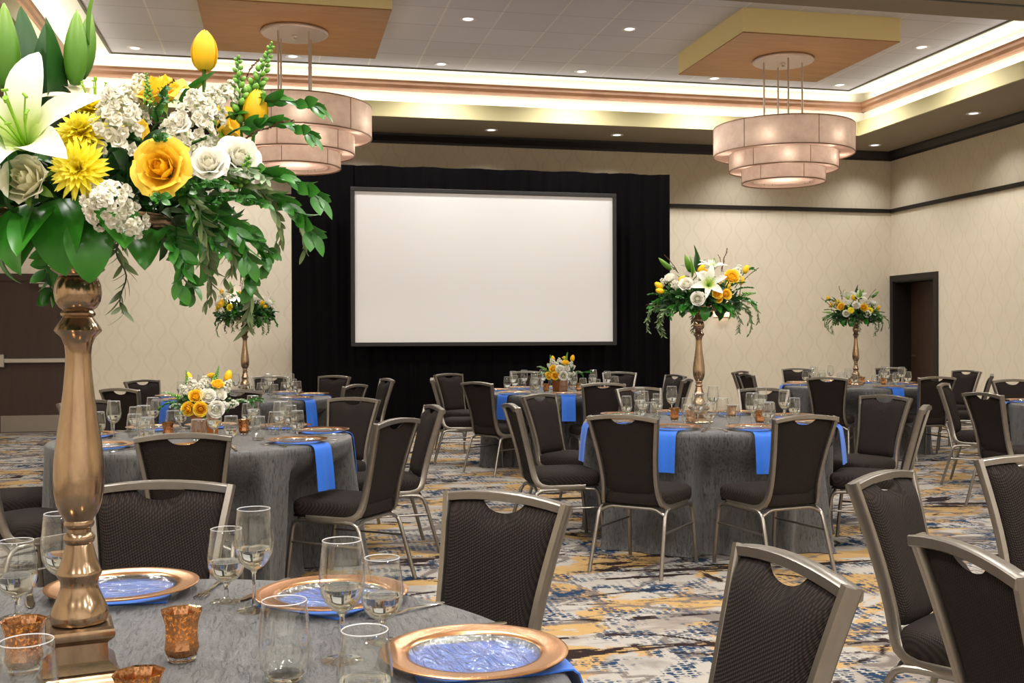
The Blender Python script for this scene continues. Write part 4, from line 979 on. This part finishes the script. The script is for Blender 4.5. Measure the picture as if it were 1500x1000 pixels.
# kind -> (part name, mesh keys, material, sub-part (name, mesh, material))
KINDS = {
 'lily': ('lily', ['lily'], 'lily_petal', ('stamen', 'stamen', 'stamen')), 'ylily': ('lily', ['lily'], 'cream_petal', ('stamen', 'stamen', 'stamen')), 'lilybud': ('lily_bud', ['lily_bud'], 'bud_green', None),
 'yrose': ('yellow_rose', ['rose'], 'yellow_petal', ('calyx', 'calyx', 'bud_green')), 'wrose': ('white_rose', ['rose'], 'white_petal', ('calyx', 'calyx', 'bud_green')), 'crose': ('cream_rose', ['rose_bud'], 'cream_petal', ('calyx', 'calyx', 'bud_green')),
 'ycup': ('yellow_rose', ['rose_bud'], 'yellow_petal', ('calyx', 'calyx', 'bud_green')), 'wcup': ('white_rose', ['rose_bud'], 'white_petal', ('calyx', 'calyx', 'bud_green')),
 'tulip': ('tulip', ['tulip'], 'tulip_petal', ('stem', 'tulip_stem', 'bud_green')), 'mum': ('chrysanthemum', ['mum'], 'mum_petal', None), 'stock': ('stock_flower', ['stock', 'stock_b'], 'white_petal', None),
 'spike': ('bud_spike', ['spike'], 'snap_green', None), 'salal': ('salal_leaf', ['salal', 'salal_b'], 'salal_leaf', None), 'lleaf': ('lily_leaf', ['lily_leaf'], 'deep_leaf', None), 'gleaf': ('lily_leaf', ['lily_leaf'], 'bud_green', None), 'tleaf': ('tulip_leaf', ['tulip_leaf'], 'salal_leaf', None),
 'olive': ('olive_spray', ['olive', 'olive_b'], 'olive_leaf', None), 'ruscus': ('ruscus_spray', ['ruscus', 'ruscus_b'], 'ruscus_leaf', None), 'small': ('small_leaf_spray', ['small'], 'ruscus_leaf', None), 'heath': ('russet_spray', ['heath'], 'russet_leaf', None), 'dusty': ('dusty_spray', ['dusty'], 'dusty_leaf', None),
}
def bouquet(name, label, loc, rz, items, pack, seed, group):
    """items: (kind, position, direction, scale[, spin]) or (kind, position, azimuth in degrees, tilt, scale) for leaves and arching sprays"""
    t = thing(name, label, 'flowers', loc, rz, group); rnd = random.Random(seed)
    g = obj('greenery', FM[pack[0]], M['deep_leaf'], t, Matrix.Translation(pack[1]) @ Matrix.Scale(pack[2], 4)); g['kind'] = 'stuff'
    for it in items:
        kind, pos = it[0], it[1]
        nm, keys, mat, sub = KINDS[kind]; key = keys[rnd.randrange(len(keys))]
        me = FM[key]
        if me.materials and me.materials[0] != M[mat]:
            key2 = key+mat
            if key2 not in FM:
                FM[key2] = me.copy(); FM[key2].materials.clear()
            me = FM[key2]
        if isinstance(it[2], tuple):
            R = frame_to(it[2], it[4] if len(it) > 4 else rnd.uniform(0, 6)); k = it[3]*(1.28 if kind in ('ycup', 'wcup') else 1.0)
        else:
            R = Matrix.Rotation(math.radians(it[2]), 4, 'Z') @ Matrix.Rotation(it[3], 4, 'Y'); k = it[4]
        o = obj(nm, me, M[mat], t, Matrix.Translation(pos) @ R @ Matrix.Scale(k, 4))
        if sub: obj(sub[0], FM[sub[1]], M[sub[2]], o)
    return t

BQ_A = [('lily', (0.011, -0.205, 0.117), (0.1, -0.85, 0.45), 1.12, 0.35),
 ('ylily', (0.061, -0.08, 0.178), (0.15, -0.45, 0.9), 0.75, 0.2),
 ('lily', (-0.166, -0.05, 0.213), (-0.6, -0.5, 0.6), 1.0, 0.2),
 ('lilybud', (0.03, -0.08, 0.236), (0.03, -0.0, 1), 1.0, 0.3),
 ('lilybud', (0.022, -0.04, 0.256), (0.12, 0.1, 1), 0.95, 0.8),
 ('lilybud', (-0.064, -0.1, 0.222), (-0.02, -0.05, 1), 1.15, 0.3),
 ('lilybud', (-0.11, -0.05, 0.245), (-0.15, 0, 1), 1.1, 0.3),
 ('gleaf', (0.041, -0.05, 0.307), 10, -0.1, 0.62),
 ('lleaf', (0.005, -0.1, 0.165), 170, -0.15, 1.15),
 ('lleaf', (-0.021, -0.06, 0.178), 120, -0.2, 1.1),
 ('lleaf', (-0.081, -0.0, 0.224), 140, -0.1, 1.1),
 ('tulip', (0.224, -0.06, 0.262), (0.02, -0.0, 1), 1.0, 0.2),
 ('tulip', (0.292, -0.02, 0.178), (0.12, -0.1, 1), 1.0, 1.0),
 ('tleaf', (0.184, -0.06, 0.2), -5, 0.25, 1.15),
 ('yrose', (0.172, -0.1, 0.199), (-0.15, -0.45, 0.85), 1.12),
 ('yrose', (0.211, -0.2, 0.081), (-0.05, -0.95, 0.12), 1.18),
 ('mum', (0.101, -0.23, 0.08), (0.05, -0.95, -0.02), 1.02),
 ('mum', (0.087, -0.19, 0.132), (0.05, -0.75, 0.55), 0.98),
 ('mum', (0.069, -0.12, 0.182), (0.1, -0.3, 0.9), 0.8),
 ('stock', (0.129, -0.17, 0.131), (0.1, -0.6, 0.7), 1.05),
 ('stock', (0.127, -0.12, 0.166), (0.1, -0.4, 0.9), 0.95),
 ('stock', (0.145, -0.1, 0.202), (-0.1, -0.4, 0.9), 0.7),
 ('stock', (0.224, -0.12, 0.145), (0.2, -0.6, 0.8), 0.95),
 ('stock', (0.231, -0.08, 0.18), (0.35, -0.3, 0.9), 0.85),
 ('stock', (0.206, -0.15, 0.135), (0.1, -0.8, 0.6), 0.7),
 ('stock', (0.132, -0.21, 0.031), (0.15, -0.9, 0.05), 0.95),
 ('stock', (0.154, -0.19, 0.016), (0.35, -0.8, -0.35), 0.8),
 ('stock', (0.249, -0.03, 0.217), (0.3, -0.1, 0.9), 0.6),
 ('stock', (-0.073, -0.15, 0.099), (-0.4, -0.7, 0.3), 1.0),
 ('crose', (0.025, -0.21, 0.062), (-0.15, -0.9, 0.2), 1.15),
 ('wrose', (0.287, -0.11, 0.108), (0.45, -0.75, 0.35), 0.95),
 ('wrose', (0.256, -0.14, 0.095), (0.1, -0.85, 0.4), 0.8),
 ('wrose', (0.216, -0.16, 0.152), (0.1, -0.8, 0.5), 0.5),
 ('spike', (0.271, -0.02, 0.192), (-0.02, -0.1, 1), 0.9),
 ('spike', (0.293, -0.11, 0.075), (0.3, -0.5, 0.5), 0.55),
 ('spike', (0.165, -0.14, 0.193), (0.0, -0.3, 1), 0.4),
 ('spike', (0.275, 0.05, 0.252), (0.3, 0, 0.8), 0.8),
 ('salal', (-0.0, -0.235, 0.035), -170, -0.75, 1.0),
 ('salal', (-0.024, -0.225, 0.066), -160, -0.35, 1.0),
 ('salal', (0.055, -0.17, 0.048), -95, 1.45, 1.2),
 ('salal', (0.097, -0.15, 0.038), -50, 1.25, 1.05),
 ('salal', (0.01, -0.19, 0.037), -120, 1.35, 1.1),
 ('salal', (-0.03, -0.18, 0.035), -140, 1.35, 1.05),
 ('salal', (0.031, -0.18, 0.035), -105, 1.5, 0.9),
 ('salal', (0.087, -0.17, 0.018), -70, 1.4, 1.0),
 ('salal', (-0.068, -0.14, 0.04), -140, 1.3, 1.0),
 ('salal', (0.054, -0.12, 0.034), -80, 1.3, 0.9),
 ('salal', (-0.008, -0.1, 0.024), -110, 1.6, 0.9),
 ('salal', (-0.09, -0.05, 0.013), -150, 1.75, 0.9),
 ('salal', (0.139, -0.12, 0.011), -60, 1.5, 0.8),
 ('salal', (0.19, -0.1, 0.013), -40, 1.4, 0.8),
 ('salal', (0.214, -0.06, 0.002), -20, 1.5, 0.8),
 ('ruscus', (0.233, -0.02, 0.181), -5, -0.05, 0.85),
 ('ruscus', (0.257, -0.06, 0.157), -15, 0.15, 0.75),
 ('ruscus', (0.237, -0.1, 0.076), -12, 0.25, 0.95),
 ('ruscus', (0.241, -0.06, 0.061), -20, 0.45, 0.95),
 ('ruscus', (0.211, -0.12, 0.032), -35, 0.6, 0.85),
 ('ruscus', (0.174, -0.1, 0.013), -60, 0.75, 0.8),
 ('ruscus', (0.172, -0.14, 0.07), -30, 0.5, 0.7),
 ('ruscus', (0.208, -0.0, 0.041), 15, 0.6, 0.85),
 ('olive', (0.26, -0.1, 0.074), -12, 0.4, 0.78),
 ('olive', (0.224, -0.11, 0.038), -25, 0.7, 0.75),
 ('olive', (0.262, -0.04, 0.069), -5, 0.5, 0.7),
 ('olive', (0.194, -0.09, 0.025), -35, 0.9, 0.7),
 ('olive', (0.197, -0.14, 0.05), -40, 0.5, 0.8),
 ('olive', (0.246, -0.0, 0.085), 8, 0.45, 0.75),
 ('small', (0.209, -0.16, 0.047), -45, 0.3, 0.9),
 ('small', (0.233, -0.14, 0.04), -30, 0.4, 0.9),
 ('small', (0.187, -0.17, 0.036), -70, 0.4, 0.8),
 ('small', (0.208, -0.11, 0.012), -50, 0.7, 0.9),
 ('small', (0.231, -0.08, 0.016), -25, 0.7, 0.9),
 ('small', (0.172, -0.14, 0.152), -60, -0.2, 0.6),
 ('small', (0.172, -0.17, 0.096), -60, 0.1, 0.7),
 ('heath', (0.257, -0.02, 0.219), 0, -0.5, 0.55),
 ('heath', (0.284, -0.08, 0.148), -10, 0.2, 0.6),
 ('heath', (0.165, -0.12, 0.171), -40, -0.3, 0.5),
 ('dusty', (0.266, -0.13, 0.087), -30, 0.4, 0.8)]
BQ_D = [('lily', (0.044, -0.2, 0.171), (0.0, -0.95, 0.3), 1.1, 0.3),
 ('lily', (0.079, -0.04, 0.265), (0.15, -0.3, 0.95), 1.05, 0.1),
 ('lily', (-0.004, 0.12, 0.27), (-0.1, 0.6, 0.8), 1.0),
 ('wcup', (-0.03, -0.24, 0.082), (-0.05, -0.95, 0.1), 1.25),
 ('wcup', (-0.092, -0.19, 0.165), (-0.2, -0.8, 0.5), 1.25),
 ('wcup', (-0.186, -0.06, 0.206), (-0.4, -0.4, 0.8), 1.1),
 ('wcup', (0.02, -0.14, 0.212), (-0.1, -0.7, 0.7), 1.1),
 ('ycup', (0.191, -0.12, 0.212), (0.2, -0.8, 0.5), 1.35),
 ('ycup', (0.091, -0.23, 0.112), (0.1, -0.9, 0.2), 0.9),
 ('ycup', (0.149, -0.21, 0.112), (0.25, -0.9, 0.1), 0.9),
 ('ycup', (0.102, -0.22, 0.082), (0.1, -0.9, 0), 0.7),
 ('tulip', (-0.245, -0.12, 0.159), (-0.8, -0.2, 0.6), 1.0),
 ('tulip', (-0.239, -0.14, 0.135), (-0.8, -0.3, 0.2), 0.9),
 ('tulip', (-0.009, -0.1, 0.262), (0.6, -0.2, 0.8), 1.0),
 ('tulip', (0.293, -0.0, 0.259), (0.5, 0, 0.9), 1.0),
 ('tulip', (0.264, -0.1, 0.182), (0.1, -0.2, 1), 0.9),
 ('tulip', (-0.139, -0.1, 0.206), (0.7, -0.2, 0.5), 0.9),
 ('tulip', (0.055, 0.2, 0.259), (0.1, 0.3, 1), 1.0),
 ('stock', (0.243, -0.05, 0.253), (0.3, -0.2, 0.9), 1.0),
 ('stock', (0.226, -0.1, 0.206), (0.4, -0.6, 0.5), 0.8),
 ('stock', (-0.156, -0.12, 0.171), (-0.3, -0.7, 0.5), 0.9),
 ('stock', (0.126, -0.15, 0.206), (0.2, -0.8, 0.5), 0.8),
 ('stock', (-0.221, -0.05, 0.188), (-0.5, -0.3, 0.6), 0.8),
 ('stock', (-0.062, 0.15, 0.218), (-0.3, 0.7, 0.6), 1.0),
 ('stock', (0.114, 0.18, 0.218), (0.3, 0.8, 0.5), 1.0),
 ('wcup', (0.032, 0.22, 0.182), (0, 0.9, 0.4), 1.2),
 ('ycup', (-0.051, 0.2, 0.159), (-0.2, 0.9, 0.3), 1.2),
 ('ycup', (0.173, 0.15, 0.171), (0.5, 0.8, 0.3), 1.2),
 ('mum', (-0.133, 0.15, 0.135), (-0.4, 0.8, 0.2), 1.0),
 ('mum', (0.085, 0.23, 0.135), (0.1, 0.95, 0.2), 1.0),
 ('wcup', (0.132, 0.2, 0.1), (0.2, 0.95, 0.1), 1.1),
 ('wcup', (-0.086, 0.2, 0.094), (-0.2, 0.95, 0.1), 1.1),
 ('lilybud', (-0.18, -0.0, 0.288), (-0.75, -0.1, 0.7), 1.0, 0.2),
 ('lilybud', (-0.056, -0.02, 0.27), (-0.3, -0.1, 1), 1.1, 0.2),
 ('lleaf', (-0.015, -0.05, 0.27), 200, -0.1, 1.2),
 ('lleaf', (-0.009, -0.0, 0.27), 100, -0.1, 1.0),
 ('gleaf', (-0.051, -0.08, 0.229), 150, -0.1, 1.0),
 ('lilybud', (-0.039, 0.12, 0.276), (0.1, 0.2, 1), 1.0),
 ('heath', (0.149, -0.02, 0.27), 30, -0.75, 1.1),
 ('heath', (0.161, -0.0, 0.27), 150, -0.75, 0.8),
 ('heath', (0.261, -0.05, 0.182), 0, -0.2, 1.1),
 ('heath', (-0.133, -0.0, 0.265), 170, -0.4, 1.0),
 ('spike', (0.279, -0.05, 0.118), (1, -0.1, 0.1), 0.8),
 ('spike', (-0.221, -0.1, 0.135), (-0.7, -0.3, 0.3), 0.7),
 ('heath', (-0.239, -0.1, 0.035), -160, 0.4, 0.8),
 ('tleaf', (-0.109, -0.1, 0.194), 160, 0.2, 1.1),
 ('tleaf', (0.22, 0.02, 0.241), 20, 0.2, 1.2),
 ('dusty', (-0.139, -0.0, 0.27), 160, -0.3, 1.0),
 ('dusty', (0.255, -0.1, 0.065), -20, 0.3, 1.0),
 ('salal', (-0.039, -0.14, 0.041), -100, 1.3, 1.0),
 ('salal', (0.02, -0.16, 0.035), -80, 1.5, 1.0),
 ('salal', (0.073, -0.14, 0.053), -60, 1.2, 1.0),
 ('salal', (0.132, -0.14, 0.053), -40, 1.4, 1.2),
 ('salal', (-0.086, -0.14, 0.053), -120, 1.2, 1.0),
 ('salal', (0.167, -0.1, 0.041), -20, 1.4, 1.0),
 ('salal', (-0.151, -0.1, 0.053), -150, 1.3, 1.0),
 ('salal', (-0.062, 0.14, 0.041), 110, 1.3, 1.0),
 ('salal', (0.055, 0.14, 0.041), 70, 1.3, 1.0),
 ('salal', (0.138, 0.12, 0.041), 40, 1.4, 1.0),
 ('olive', (-0.221, -0.08, 0.053), -165, 0.7, 1.0),
 ('olive', (-0.18, -0.14, 0.041), -140, 0.9, 1.0),
 ('olive', (-0.209, -0.02, 0.076), 175, 0.4, 1.0),
 ('olive', (0.22, -0.08, 0.065), -20, 0.6, 1.0),
 ('olive', (0.232, -0.1, 0.047), -30, 0.9, 1.0),
 ('olive', (0.238, -0.0, 0.082), 5, 0.5, 1.0),
 ('olive', (0.202, 0.1, 0.053), 40, 0.8, 1.0),
 ('olive', (-0.168, 0.1, 0.053), 140, 0.8, 1.0),
 ('olive', (-0.004, 0.16, 0.029), 95, 0.8, 0.9),
 ('ruscus', (-0.192, -0.1, 0.088), -150, 0.5, 0.9),
 ('ruscus', (-0.133, -0.16, 0.059), -120, 0.7, 0.8),
 ('ruscus', (0.208, -0.1, 0.088), -25, 0.4, 0.8),
 ('ruscus', (0.138, -0.17, 0.059), -60, 0.7, 0.7),
 ('ruscus', (-0.168, 0.1, 0.1), 150, 0.4, 0.9),
 ('ruscus', (0.196, 0.1, 0.1), 35, 0.4, 0.9),
 ('ruscus', (0.055, 0.18, 0.053), 85, 0.6, 0.8),
 ('ruscus', (0.226, 0.05, 0.229), 10, -0.3, 0.8),
 ('small', (-0.121, -0.18, 0.088), -110, 0.3, 0.8),
 ('small', (0.208, -0.12, 0.135), -30, 0.2, 0.9),
 ('small', (-0.209, -0.1, 0.1), -160, 0.2, 0.9),
 ('small', (0.179, -0.14, 0.159), -40, 0.1, 0.8)]
BQ_B = [('ycup', (-0.047, -0.1, 0.098), (-0.1, -0.85, 0.5), 1.1),
 ('ycup', (-0.079, -0.11, 0.039), (-0.4, -0.9, 0.0), 1.1),
 ('ycup', (-0.022, -0.13, 0.039), (0, -1, 0.0), 1.15),
 ('tulip', (0.126, -0.0, 0.185), (0.25, -0.1, 1), 1.15),
 ('ycup', (0.069, -0.06, 0.153), (0.1, -0.5, 0.85), 1.0),
 ('ycup', (0.039, 0.04, 0.205), (0, 0.1, 1), 0.7),
 ('wcup', (0.02, -0.1, 0.094), (0, -0.85, 0.5), 1.2),
 ('wcup', (0.057, -0.12, 0.039), (0.2, -0.95, 0), 1.3),
 ('wcup', (0.079, -0.07, 0.098), (0.3, -0.7, 0.6), 1.0),
 ('stock', (0.102, -0.08, 0.051), (0.6, -0.8, 0.1), 0.8),
 ('stock', (-0.059, -0.04, 0.153), (-0.3, -0.4, 0.8), 0.9),
 ('stock', (0.0, -0.02, 0.169), (0, -0.3, 0.95), 0.9),
 ('stock', (0.11, -0.02, 0.138), (0.5, -0.3, 0.8), 0.9),
 ('stock', (-0.094, -0.03, 0.13), (-0.6, -0.5, 0.6), 0.8),
 ('stock', (-0.024, -0.07, 0.138), (-0.1, -0.7, 0.7), 0.8),
 ('stock', (0.134, -0.04, 0.059), (0.8, -0.5, 0), 0.8),
 ('spike', (0.061, -0.0, 0.193), (0.25, 0, 1), 0.8),
 ('spike', (-0.094, -0.0, 0.177), (-0.1, -0.1, 1), 0.7),
 ('spike', (-0.134, -0.05, 0.098), (-0.9, -0.3, 0.4), 0.7),
 ('dusty', (-0.118, -0.08, 0.059), -140, 0.3, 0.8),
 ('dusty', (-0.094, -0.1, 0.035), -120, 0.5, 0.7),
 ('dusty', (0.157, -0.04, 0.075), -15, 0.3, 0.8),
 ('dusty', (-0.15, -0.02, 0.106), 180, 0.0, 0.8),
 ('small', (0.189, -0.0, 0.059), 0, 0.3, 0.9),
 ('small', (0.22, 0.05, 0.059), 15, 0.2, 0.8),
 ('ruscus', (0.157, 0.02, 0.059), 5, 0.2, 0.6),
 ('ruscus', (-0.134, 0.02, 0.059), 175, 0.3, 0.6),
 ('small', (0.0, -0.08, 0.012), -90, 0.6, 0.6),
 ('ycup', (0.0, 0.11, 0.091), (0, 0.9, 0.4), 1.1),
 ('wcup', (-0.055, 0.11, 0.075), (-0.3, 0.9, 0.2), 1.1),
 ('wcup', (0.055, 0.11, 0.059), (0.3, 0.9, 0.1), 1.1),
 ('stock', (0.0, 0.12, 0.051), (0, 1, 0.1), 0.9),
 ('stock', (0.094, 0.08, 0.106), (0.6, 0.7, 0.4), 0.9),
 ('stock', (-0.094, 0.08, 0.091), (-0.6, 0.7, 0.4), 0.9),
 ('tulip', (-0.079, 0.06, 0.185), (-0.3, 0.3, 1), 1.0)]

def build_flowers():
    flower_meshes()
    zt = Z_T+0.727
    x, y, r = VASES['A']
    back = []
    rnd = random.Random(77)
    for kind, n, rr, z, up, k in (('stock', 5, 0.20, 0.16, 0.4, 1.0), ('wrose', 4, 0.24, 0.10, 0.2, 1.1), ('yrose', 3, 0.22, 0.2, 0.5, 1.1)):
        for i in range(n):
            a = 0.35+(PI-0.5)*i/(n-1)+rnd.uniform(-.1, .1)
            back.append((kind, (rr*math.cos(a), rr*math.sin(a), z+rnd.uniform(-.03, .03)), (math.cos(a), math.sin(a), up), k))
    for i in range(7):
        a = 10+170*i/6
        back.append(('olive' if i % 2 else 'ruscus', (0.17*math.cos(math.radians(a)), 0.17*math.sin(math.radians(a)), 0.03), a, 0.7, 1.0))
    bouquet('flower_arrangement', 'large close bouquet of lilies, yellow roses, tulips and trailing greens on the front vase', (x, y, zt), -0.2165, BQ_A+back, ('pack', (0.01, 0.02, 0.05), 0.95), 1, 'tall bouquets')
    for k, lab, rz, sd in (('D', 'bouquet of white lilies, roses and yellow tulips on the middle tall vase', -0.30, 2), ('F', 'bouquet of white lilies and yellow tulips on the tall vase beside the corner doorway', 2.75, 3), ('C', 'bouquet of yellow and white flowers on the tall vase farthest back at left', 1.75, 4)):
        x, y, r = VASES[k]
        bouquet('flower_arrangement', lab, (x, y, zt), rz, BQ_D, ('pack', (0, 0, 0.055), 1.12), sd, 'tall bouquets')
    bouquet('low_bouquet', 'low bouquet of orange yellow roses and white stock in a copper cube', (-0.43, 6.40, Z_T+0.13), 0.07, BQ_B, ('pack_small', (0, 0, 0.055), 1.25), 5, 'low bouquets')
    bouquet('low_bouquet', 'low bouquet of yellow and white flowers in front of the black drape', (2.87, 10.74, Z_T+0.13), -0.45, BQ_B, ('pack_small', (0, 0, 0.055), 1.25), 6, 'low bouquets')

def build_camera():
    cam = bpy.data.cameras.new('camera'); cam.sensor_width = 36; cam.lens = 1550/1500*36; cam.clip_start = 0.02
    o = bpy.data.objects.new('camera', cam); C.objects.link(o)
    th = math.atan(340/1550); pitch = math.atan(6.2/1550); roll = 0.0034
    f = Vector((math.sin(th)*math.cos(pitch), math.cos(th)*math.cos(pitch), -math.sin(pitch)))
    r = Vector((math.cos(th), -math.sin(th), 0)); u = r.cross(f)
    r2, u2 = r*math.cos(roll)-u*math.sin(roll), u*math.cos(roll)+r*math.sin(roll)
    m = Matrix((r2, u2, -f)).transposed().to_4x4(); m.translation = (0, 0, 1.33)
    o.matrix_world = m; SC.camera = o

def main():
    build_materials()
    build_room(); build_stage(); build_ceiling_boxes(); build_chandeliers(); build_sconces(); build_lights()
    build_tablecloths(); build_chairs(); build_settings(); build_vases(); build_flowers(); build_camera()
    w = bpy.data.worlds.new('world'); SC.world = w; w.use_nodes = True
    w.node_tree.nodes['Background'].inputs[0].default_value = (1.0, 0.95, 0.88, 1); w.node_tree.nodes['Background'].inputs[1].default_value = 0.05
    vs = SC.view_settings; vs.view_transform = 'Standard'; vs.look = 'None'; vs.gamma = 1.0; vs.exposure = EXPOSURE; vs.use_curve_mapping = False
    cy = SC.cycles
    cy.max_bounces = 14; cy.diffuse_bounces = 5; cy.glossy_bounces = 5; cy.transmission_bounces = 10; cy.transparent_max_bounces = 40
    cy.sample_clamp_indirect = 4.0; cy.sample_clamp_direct = 0.0; cy.caustics_refractive = False; cy.caustics_reflective = False; cy.use_denoising = True
EXPOSURE = -0.5
main()
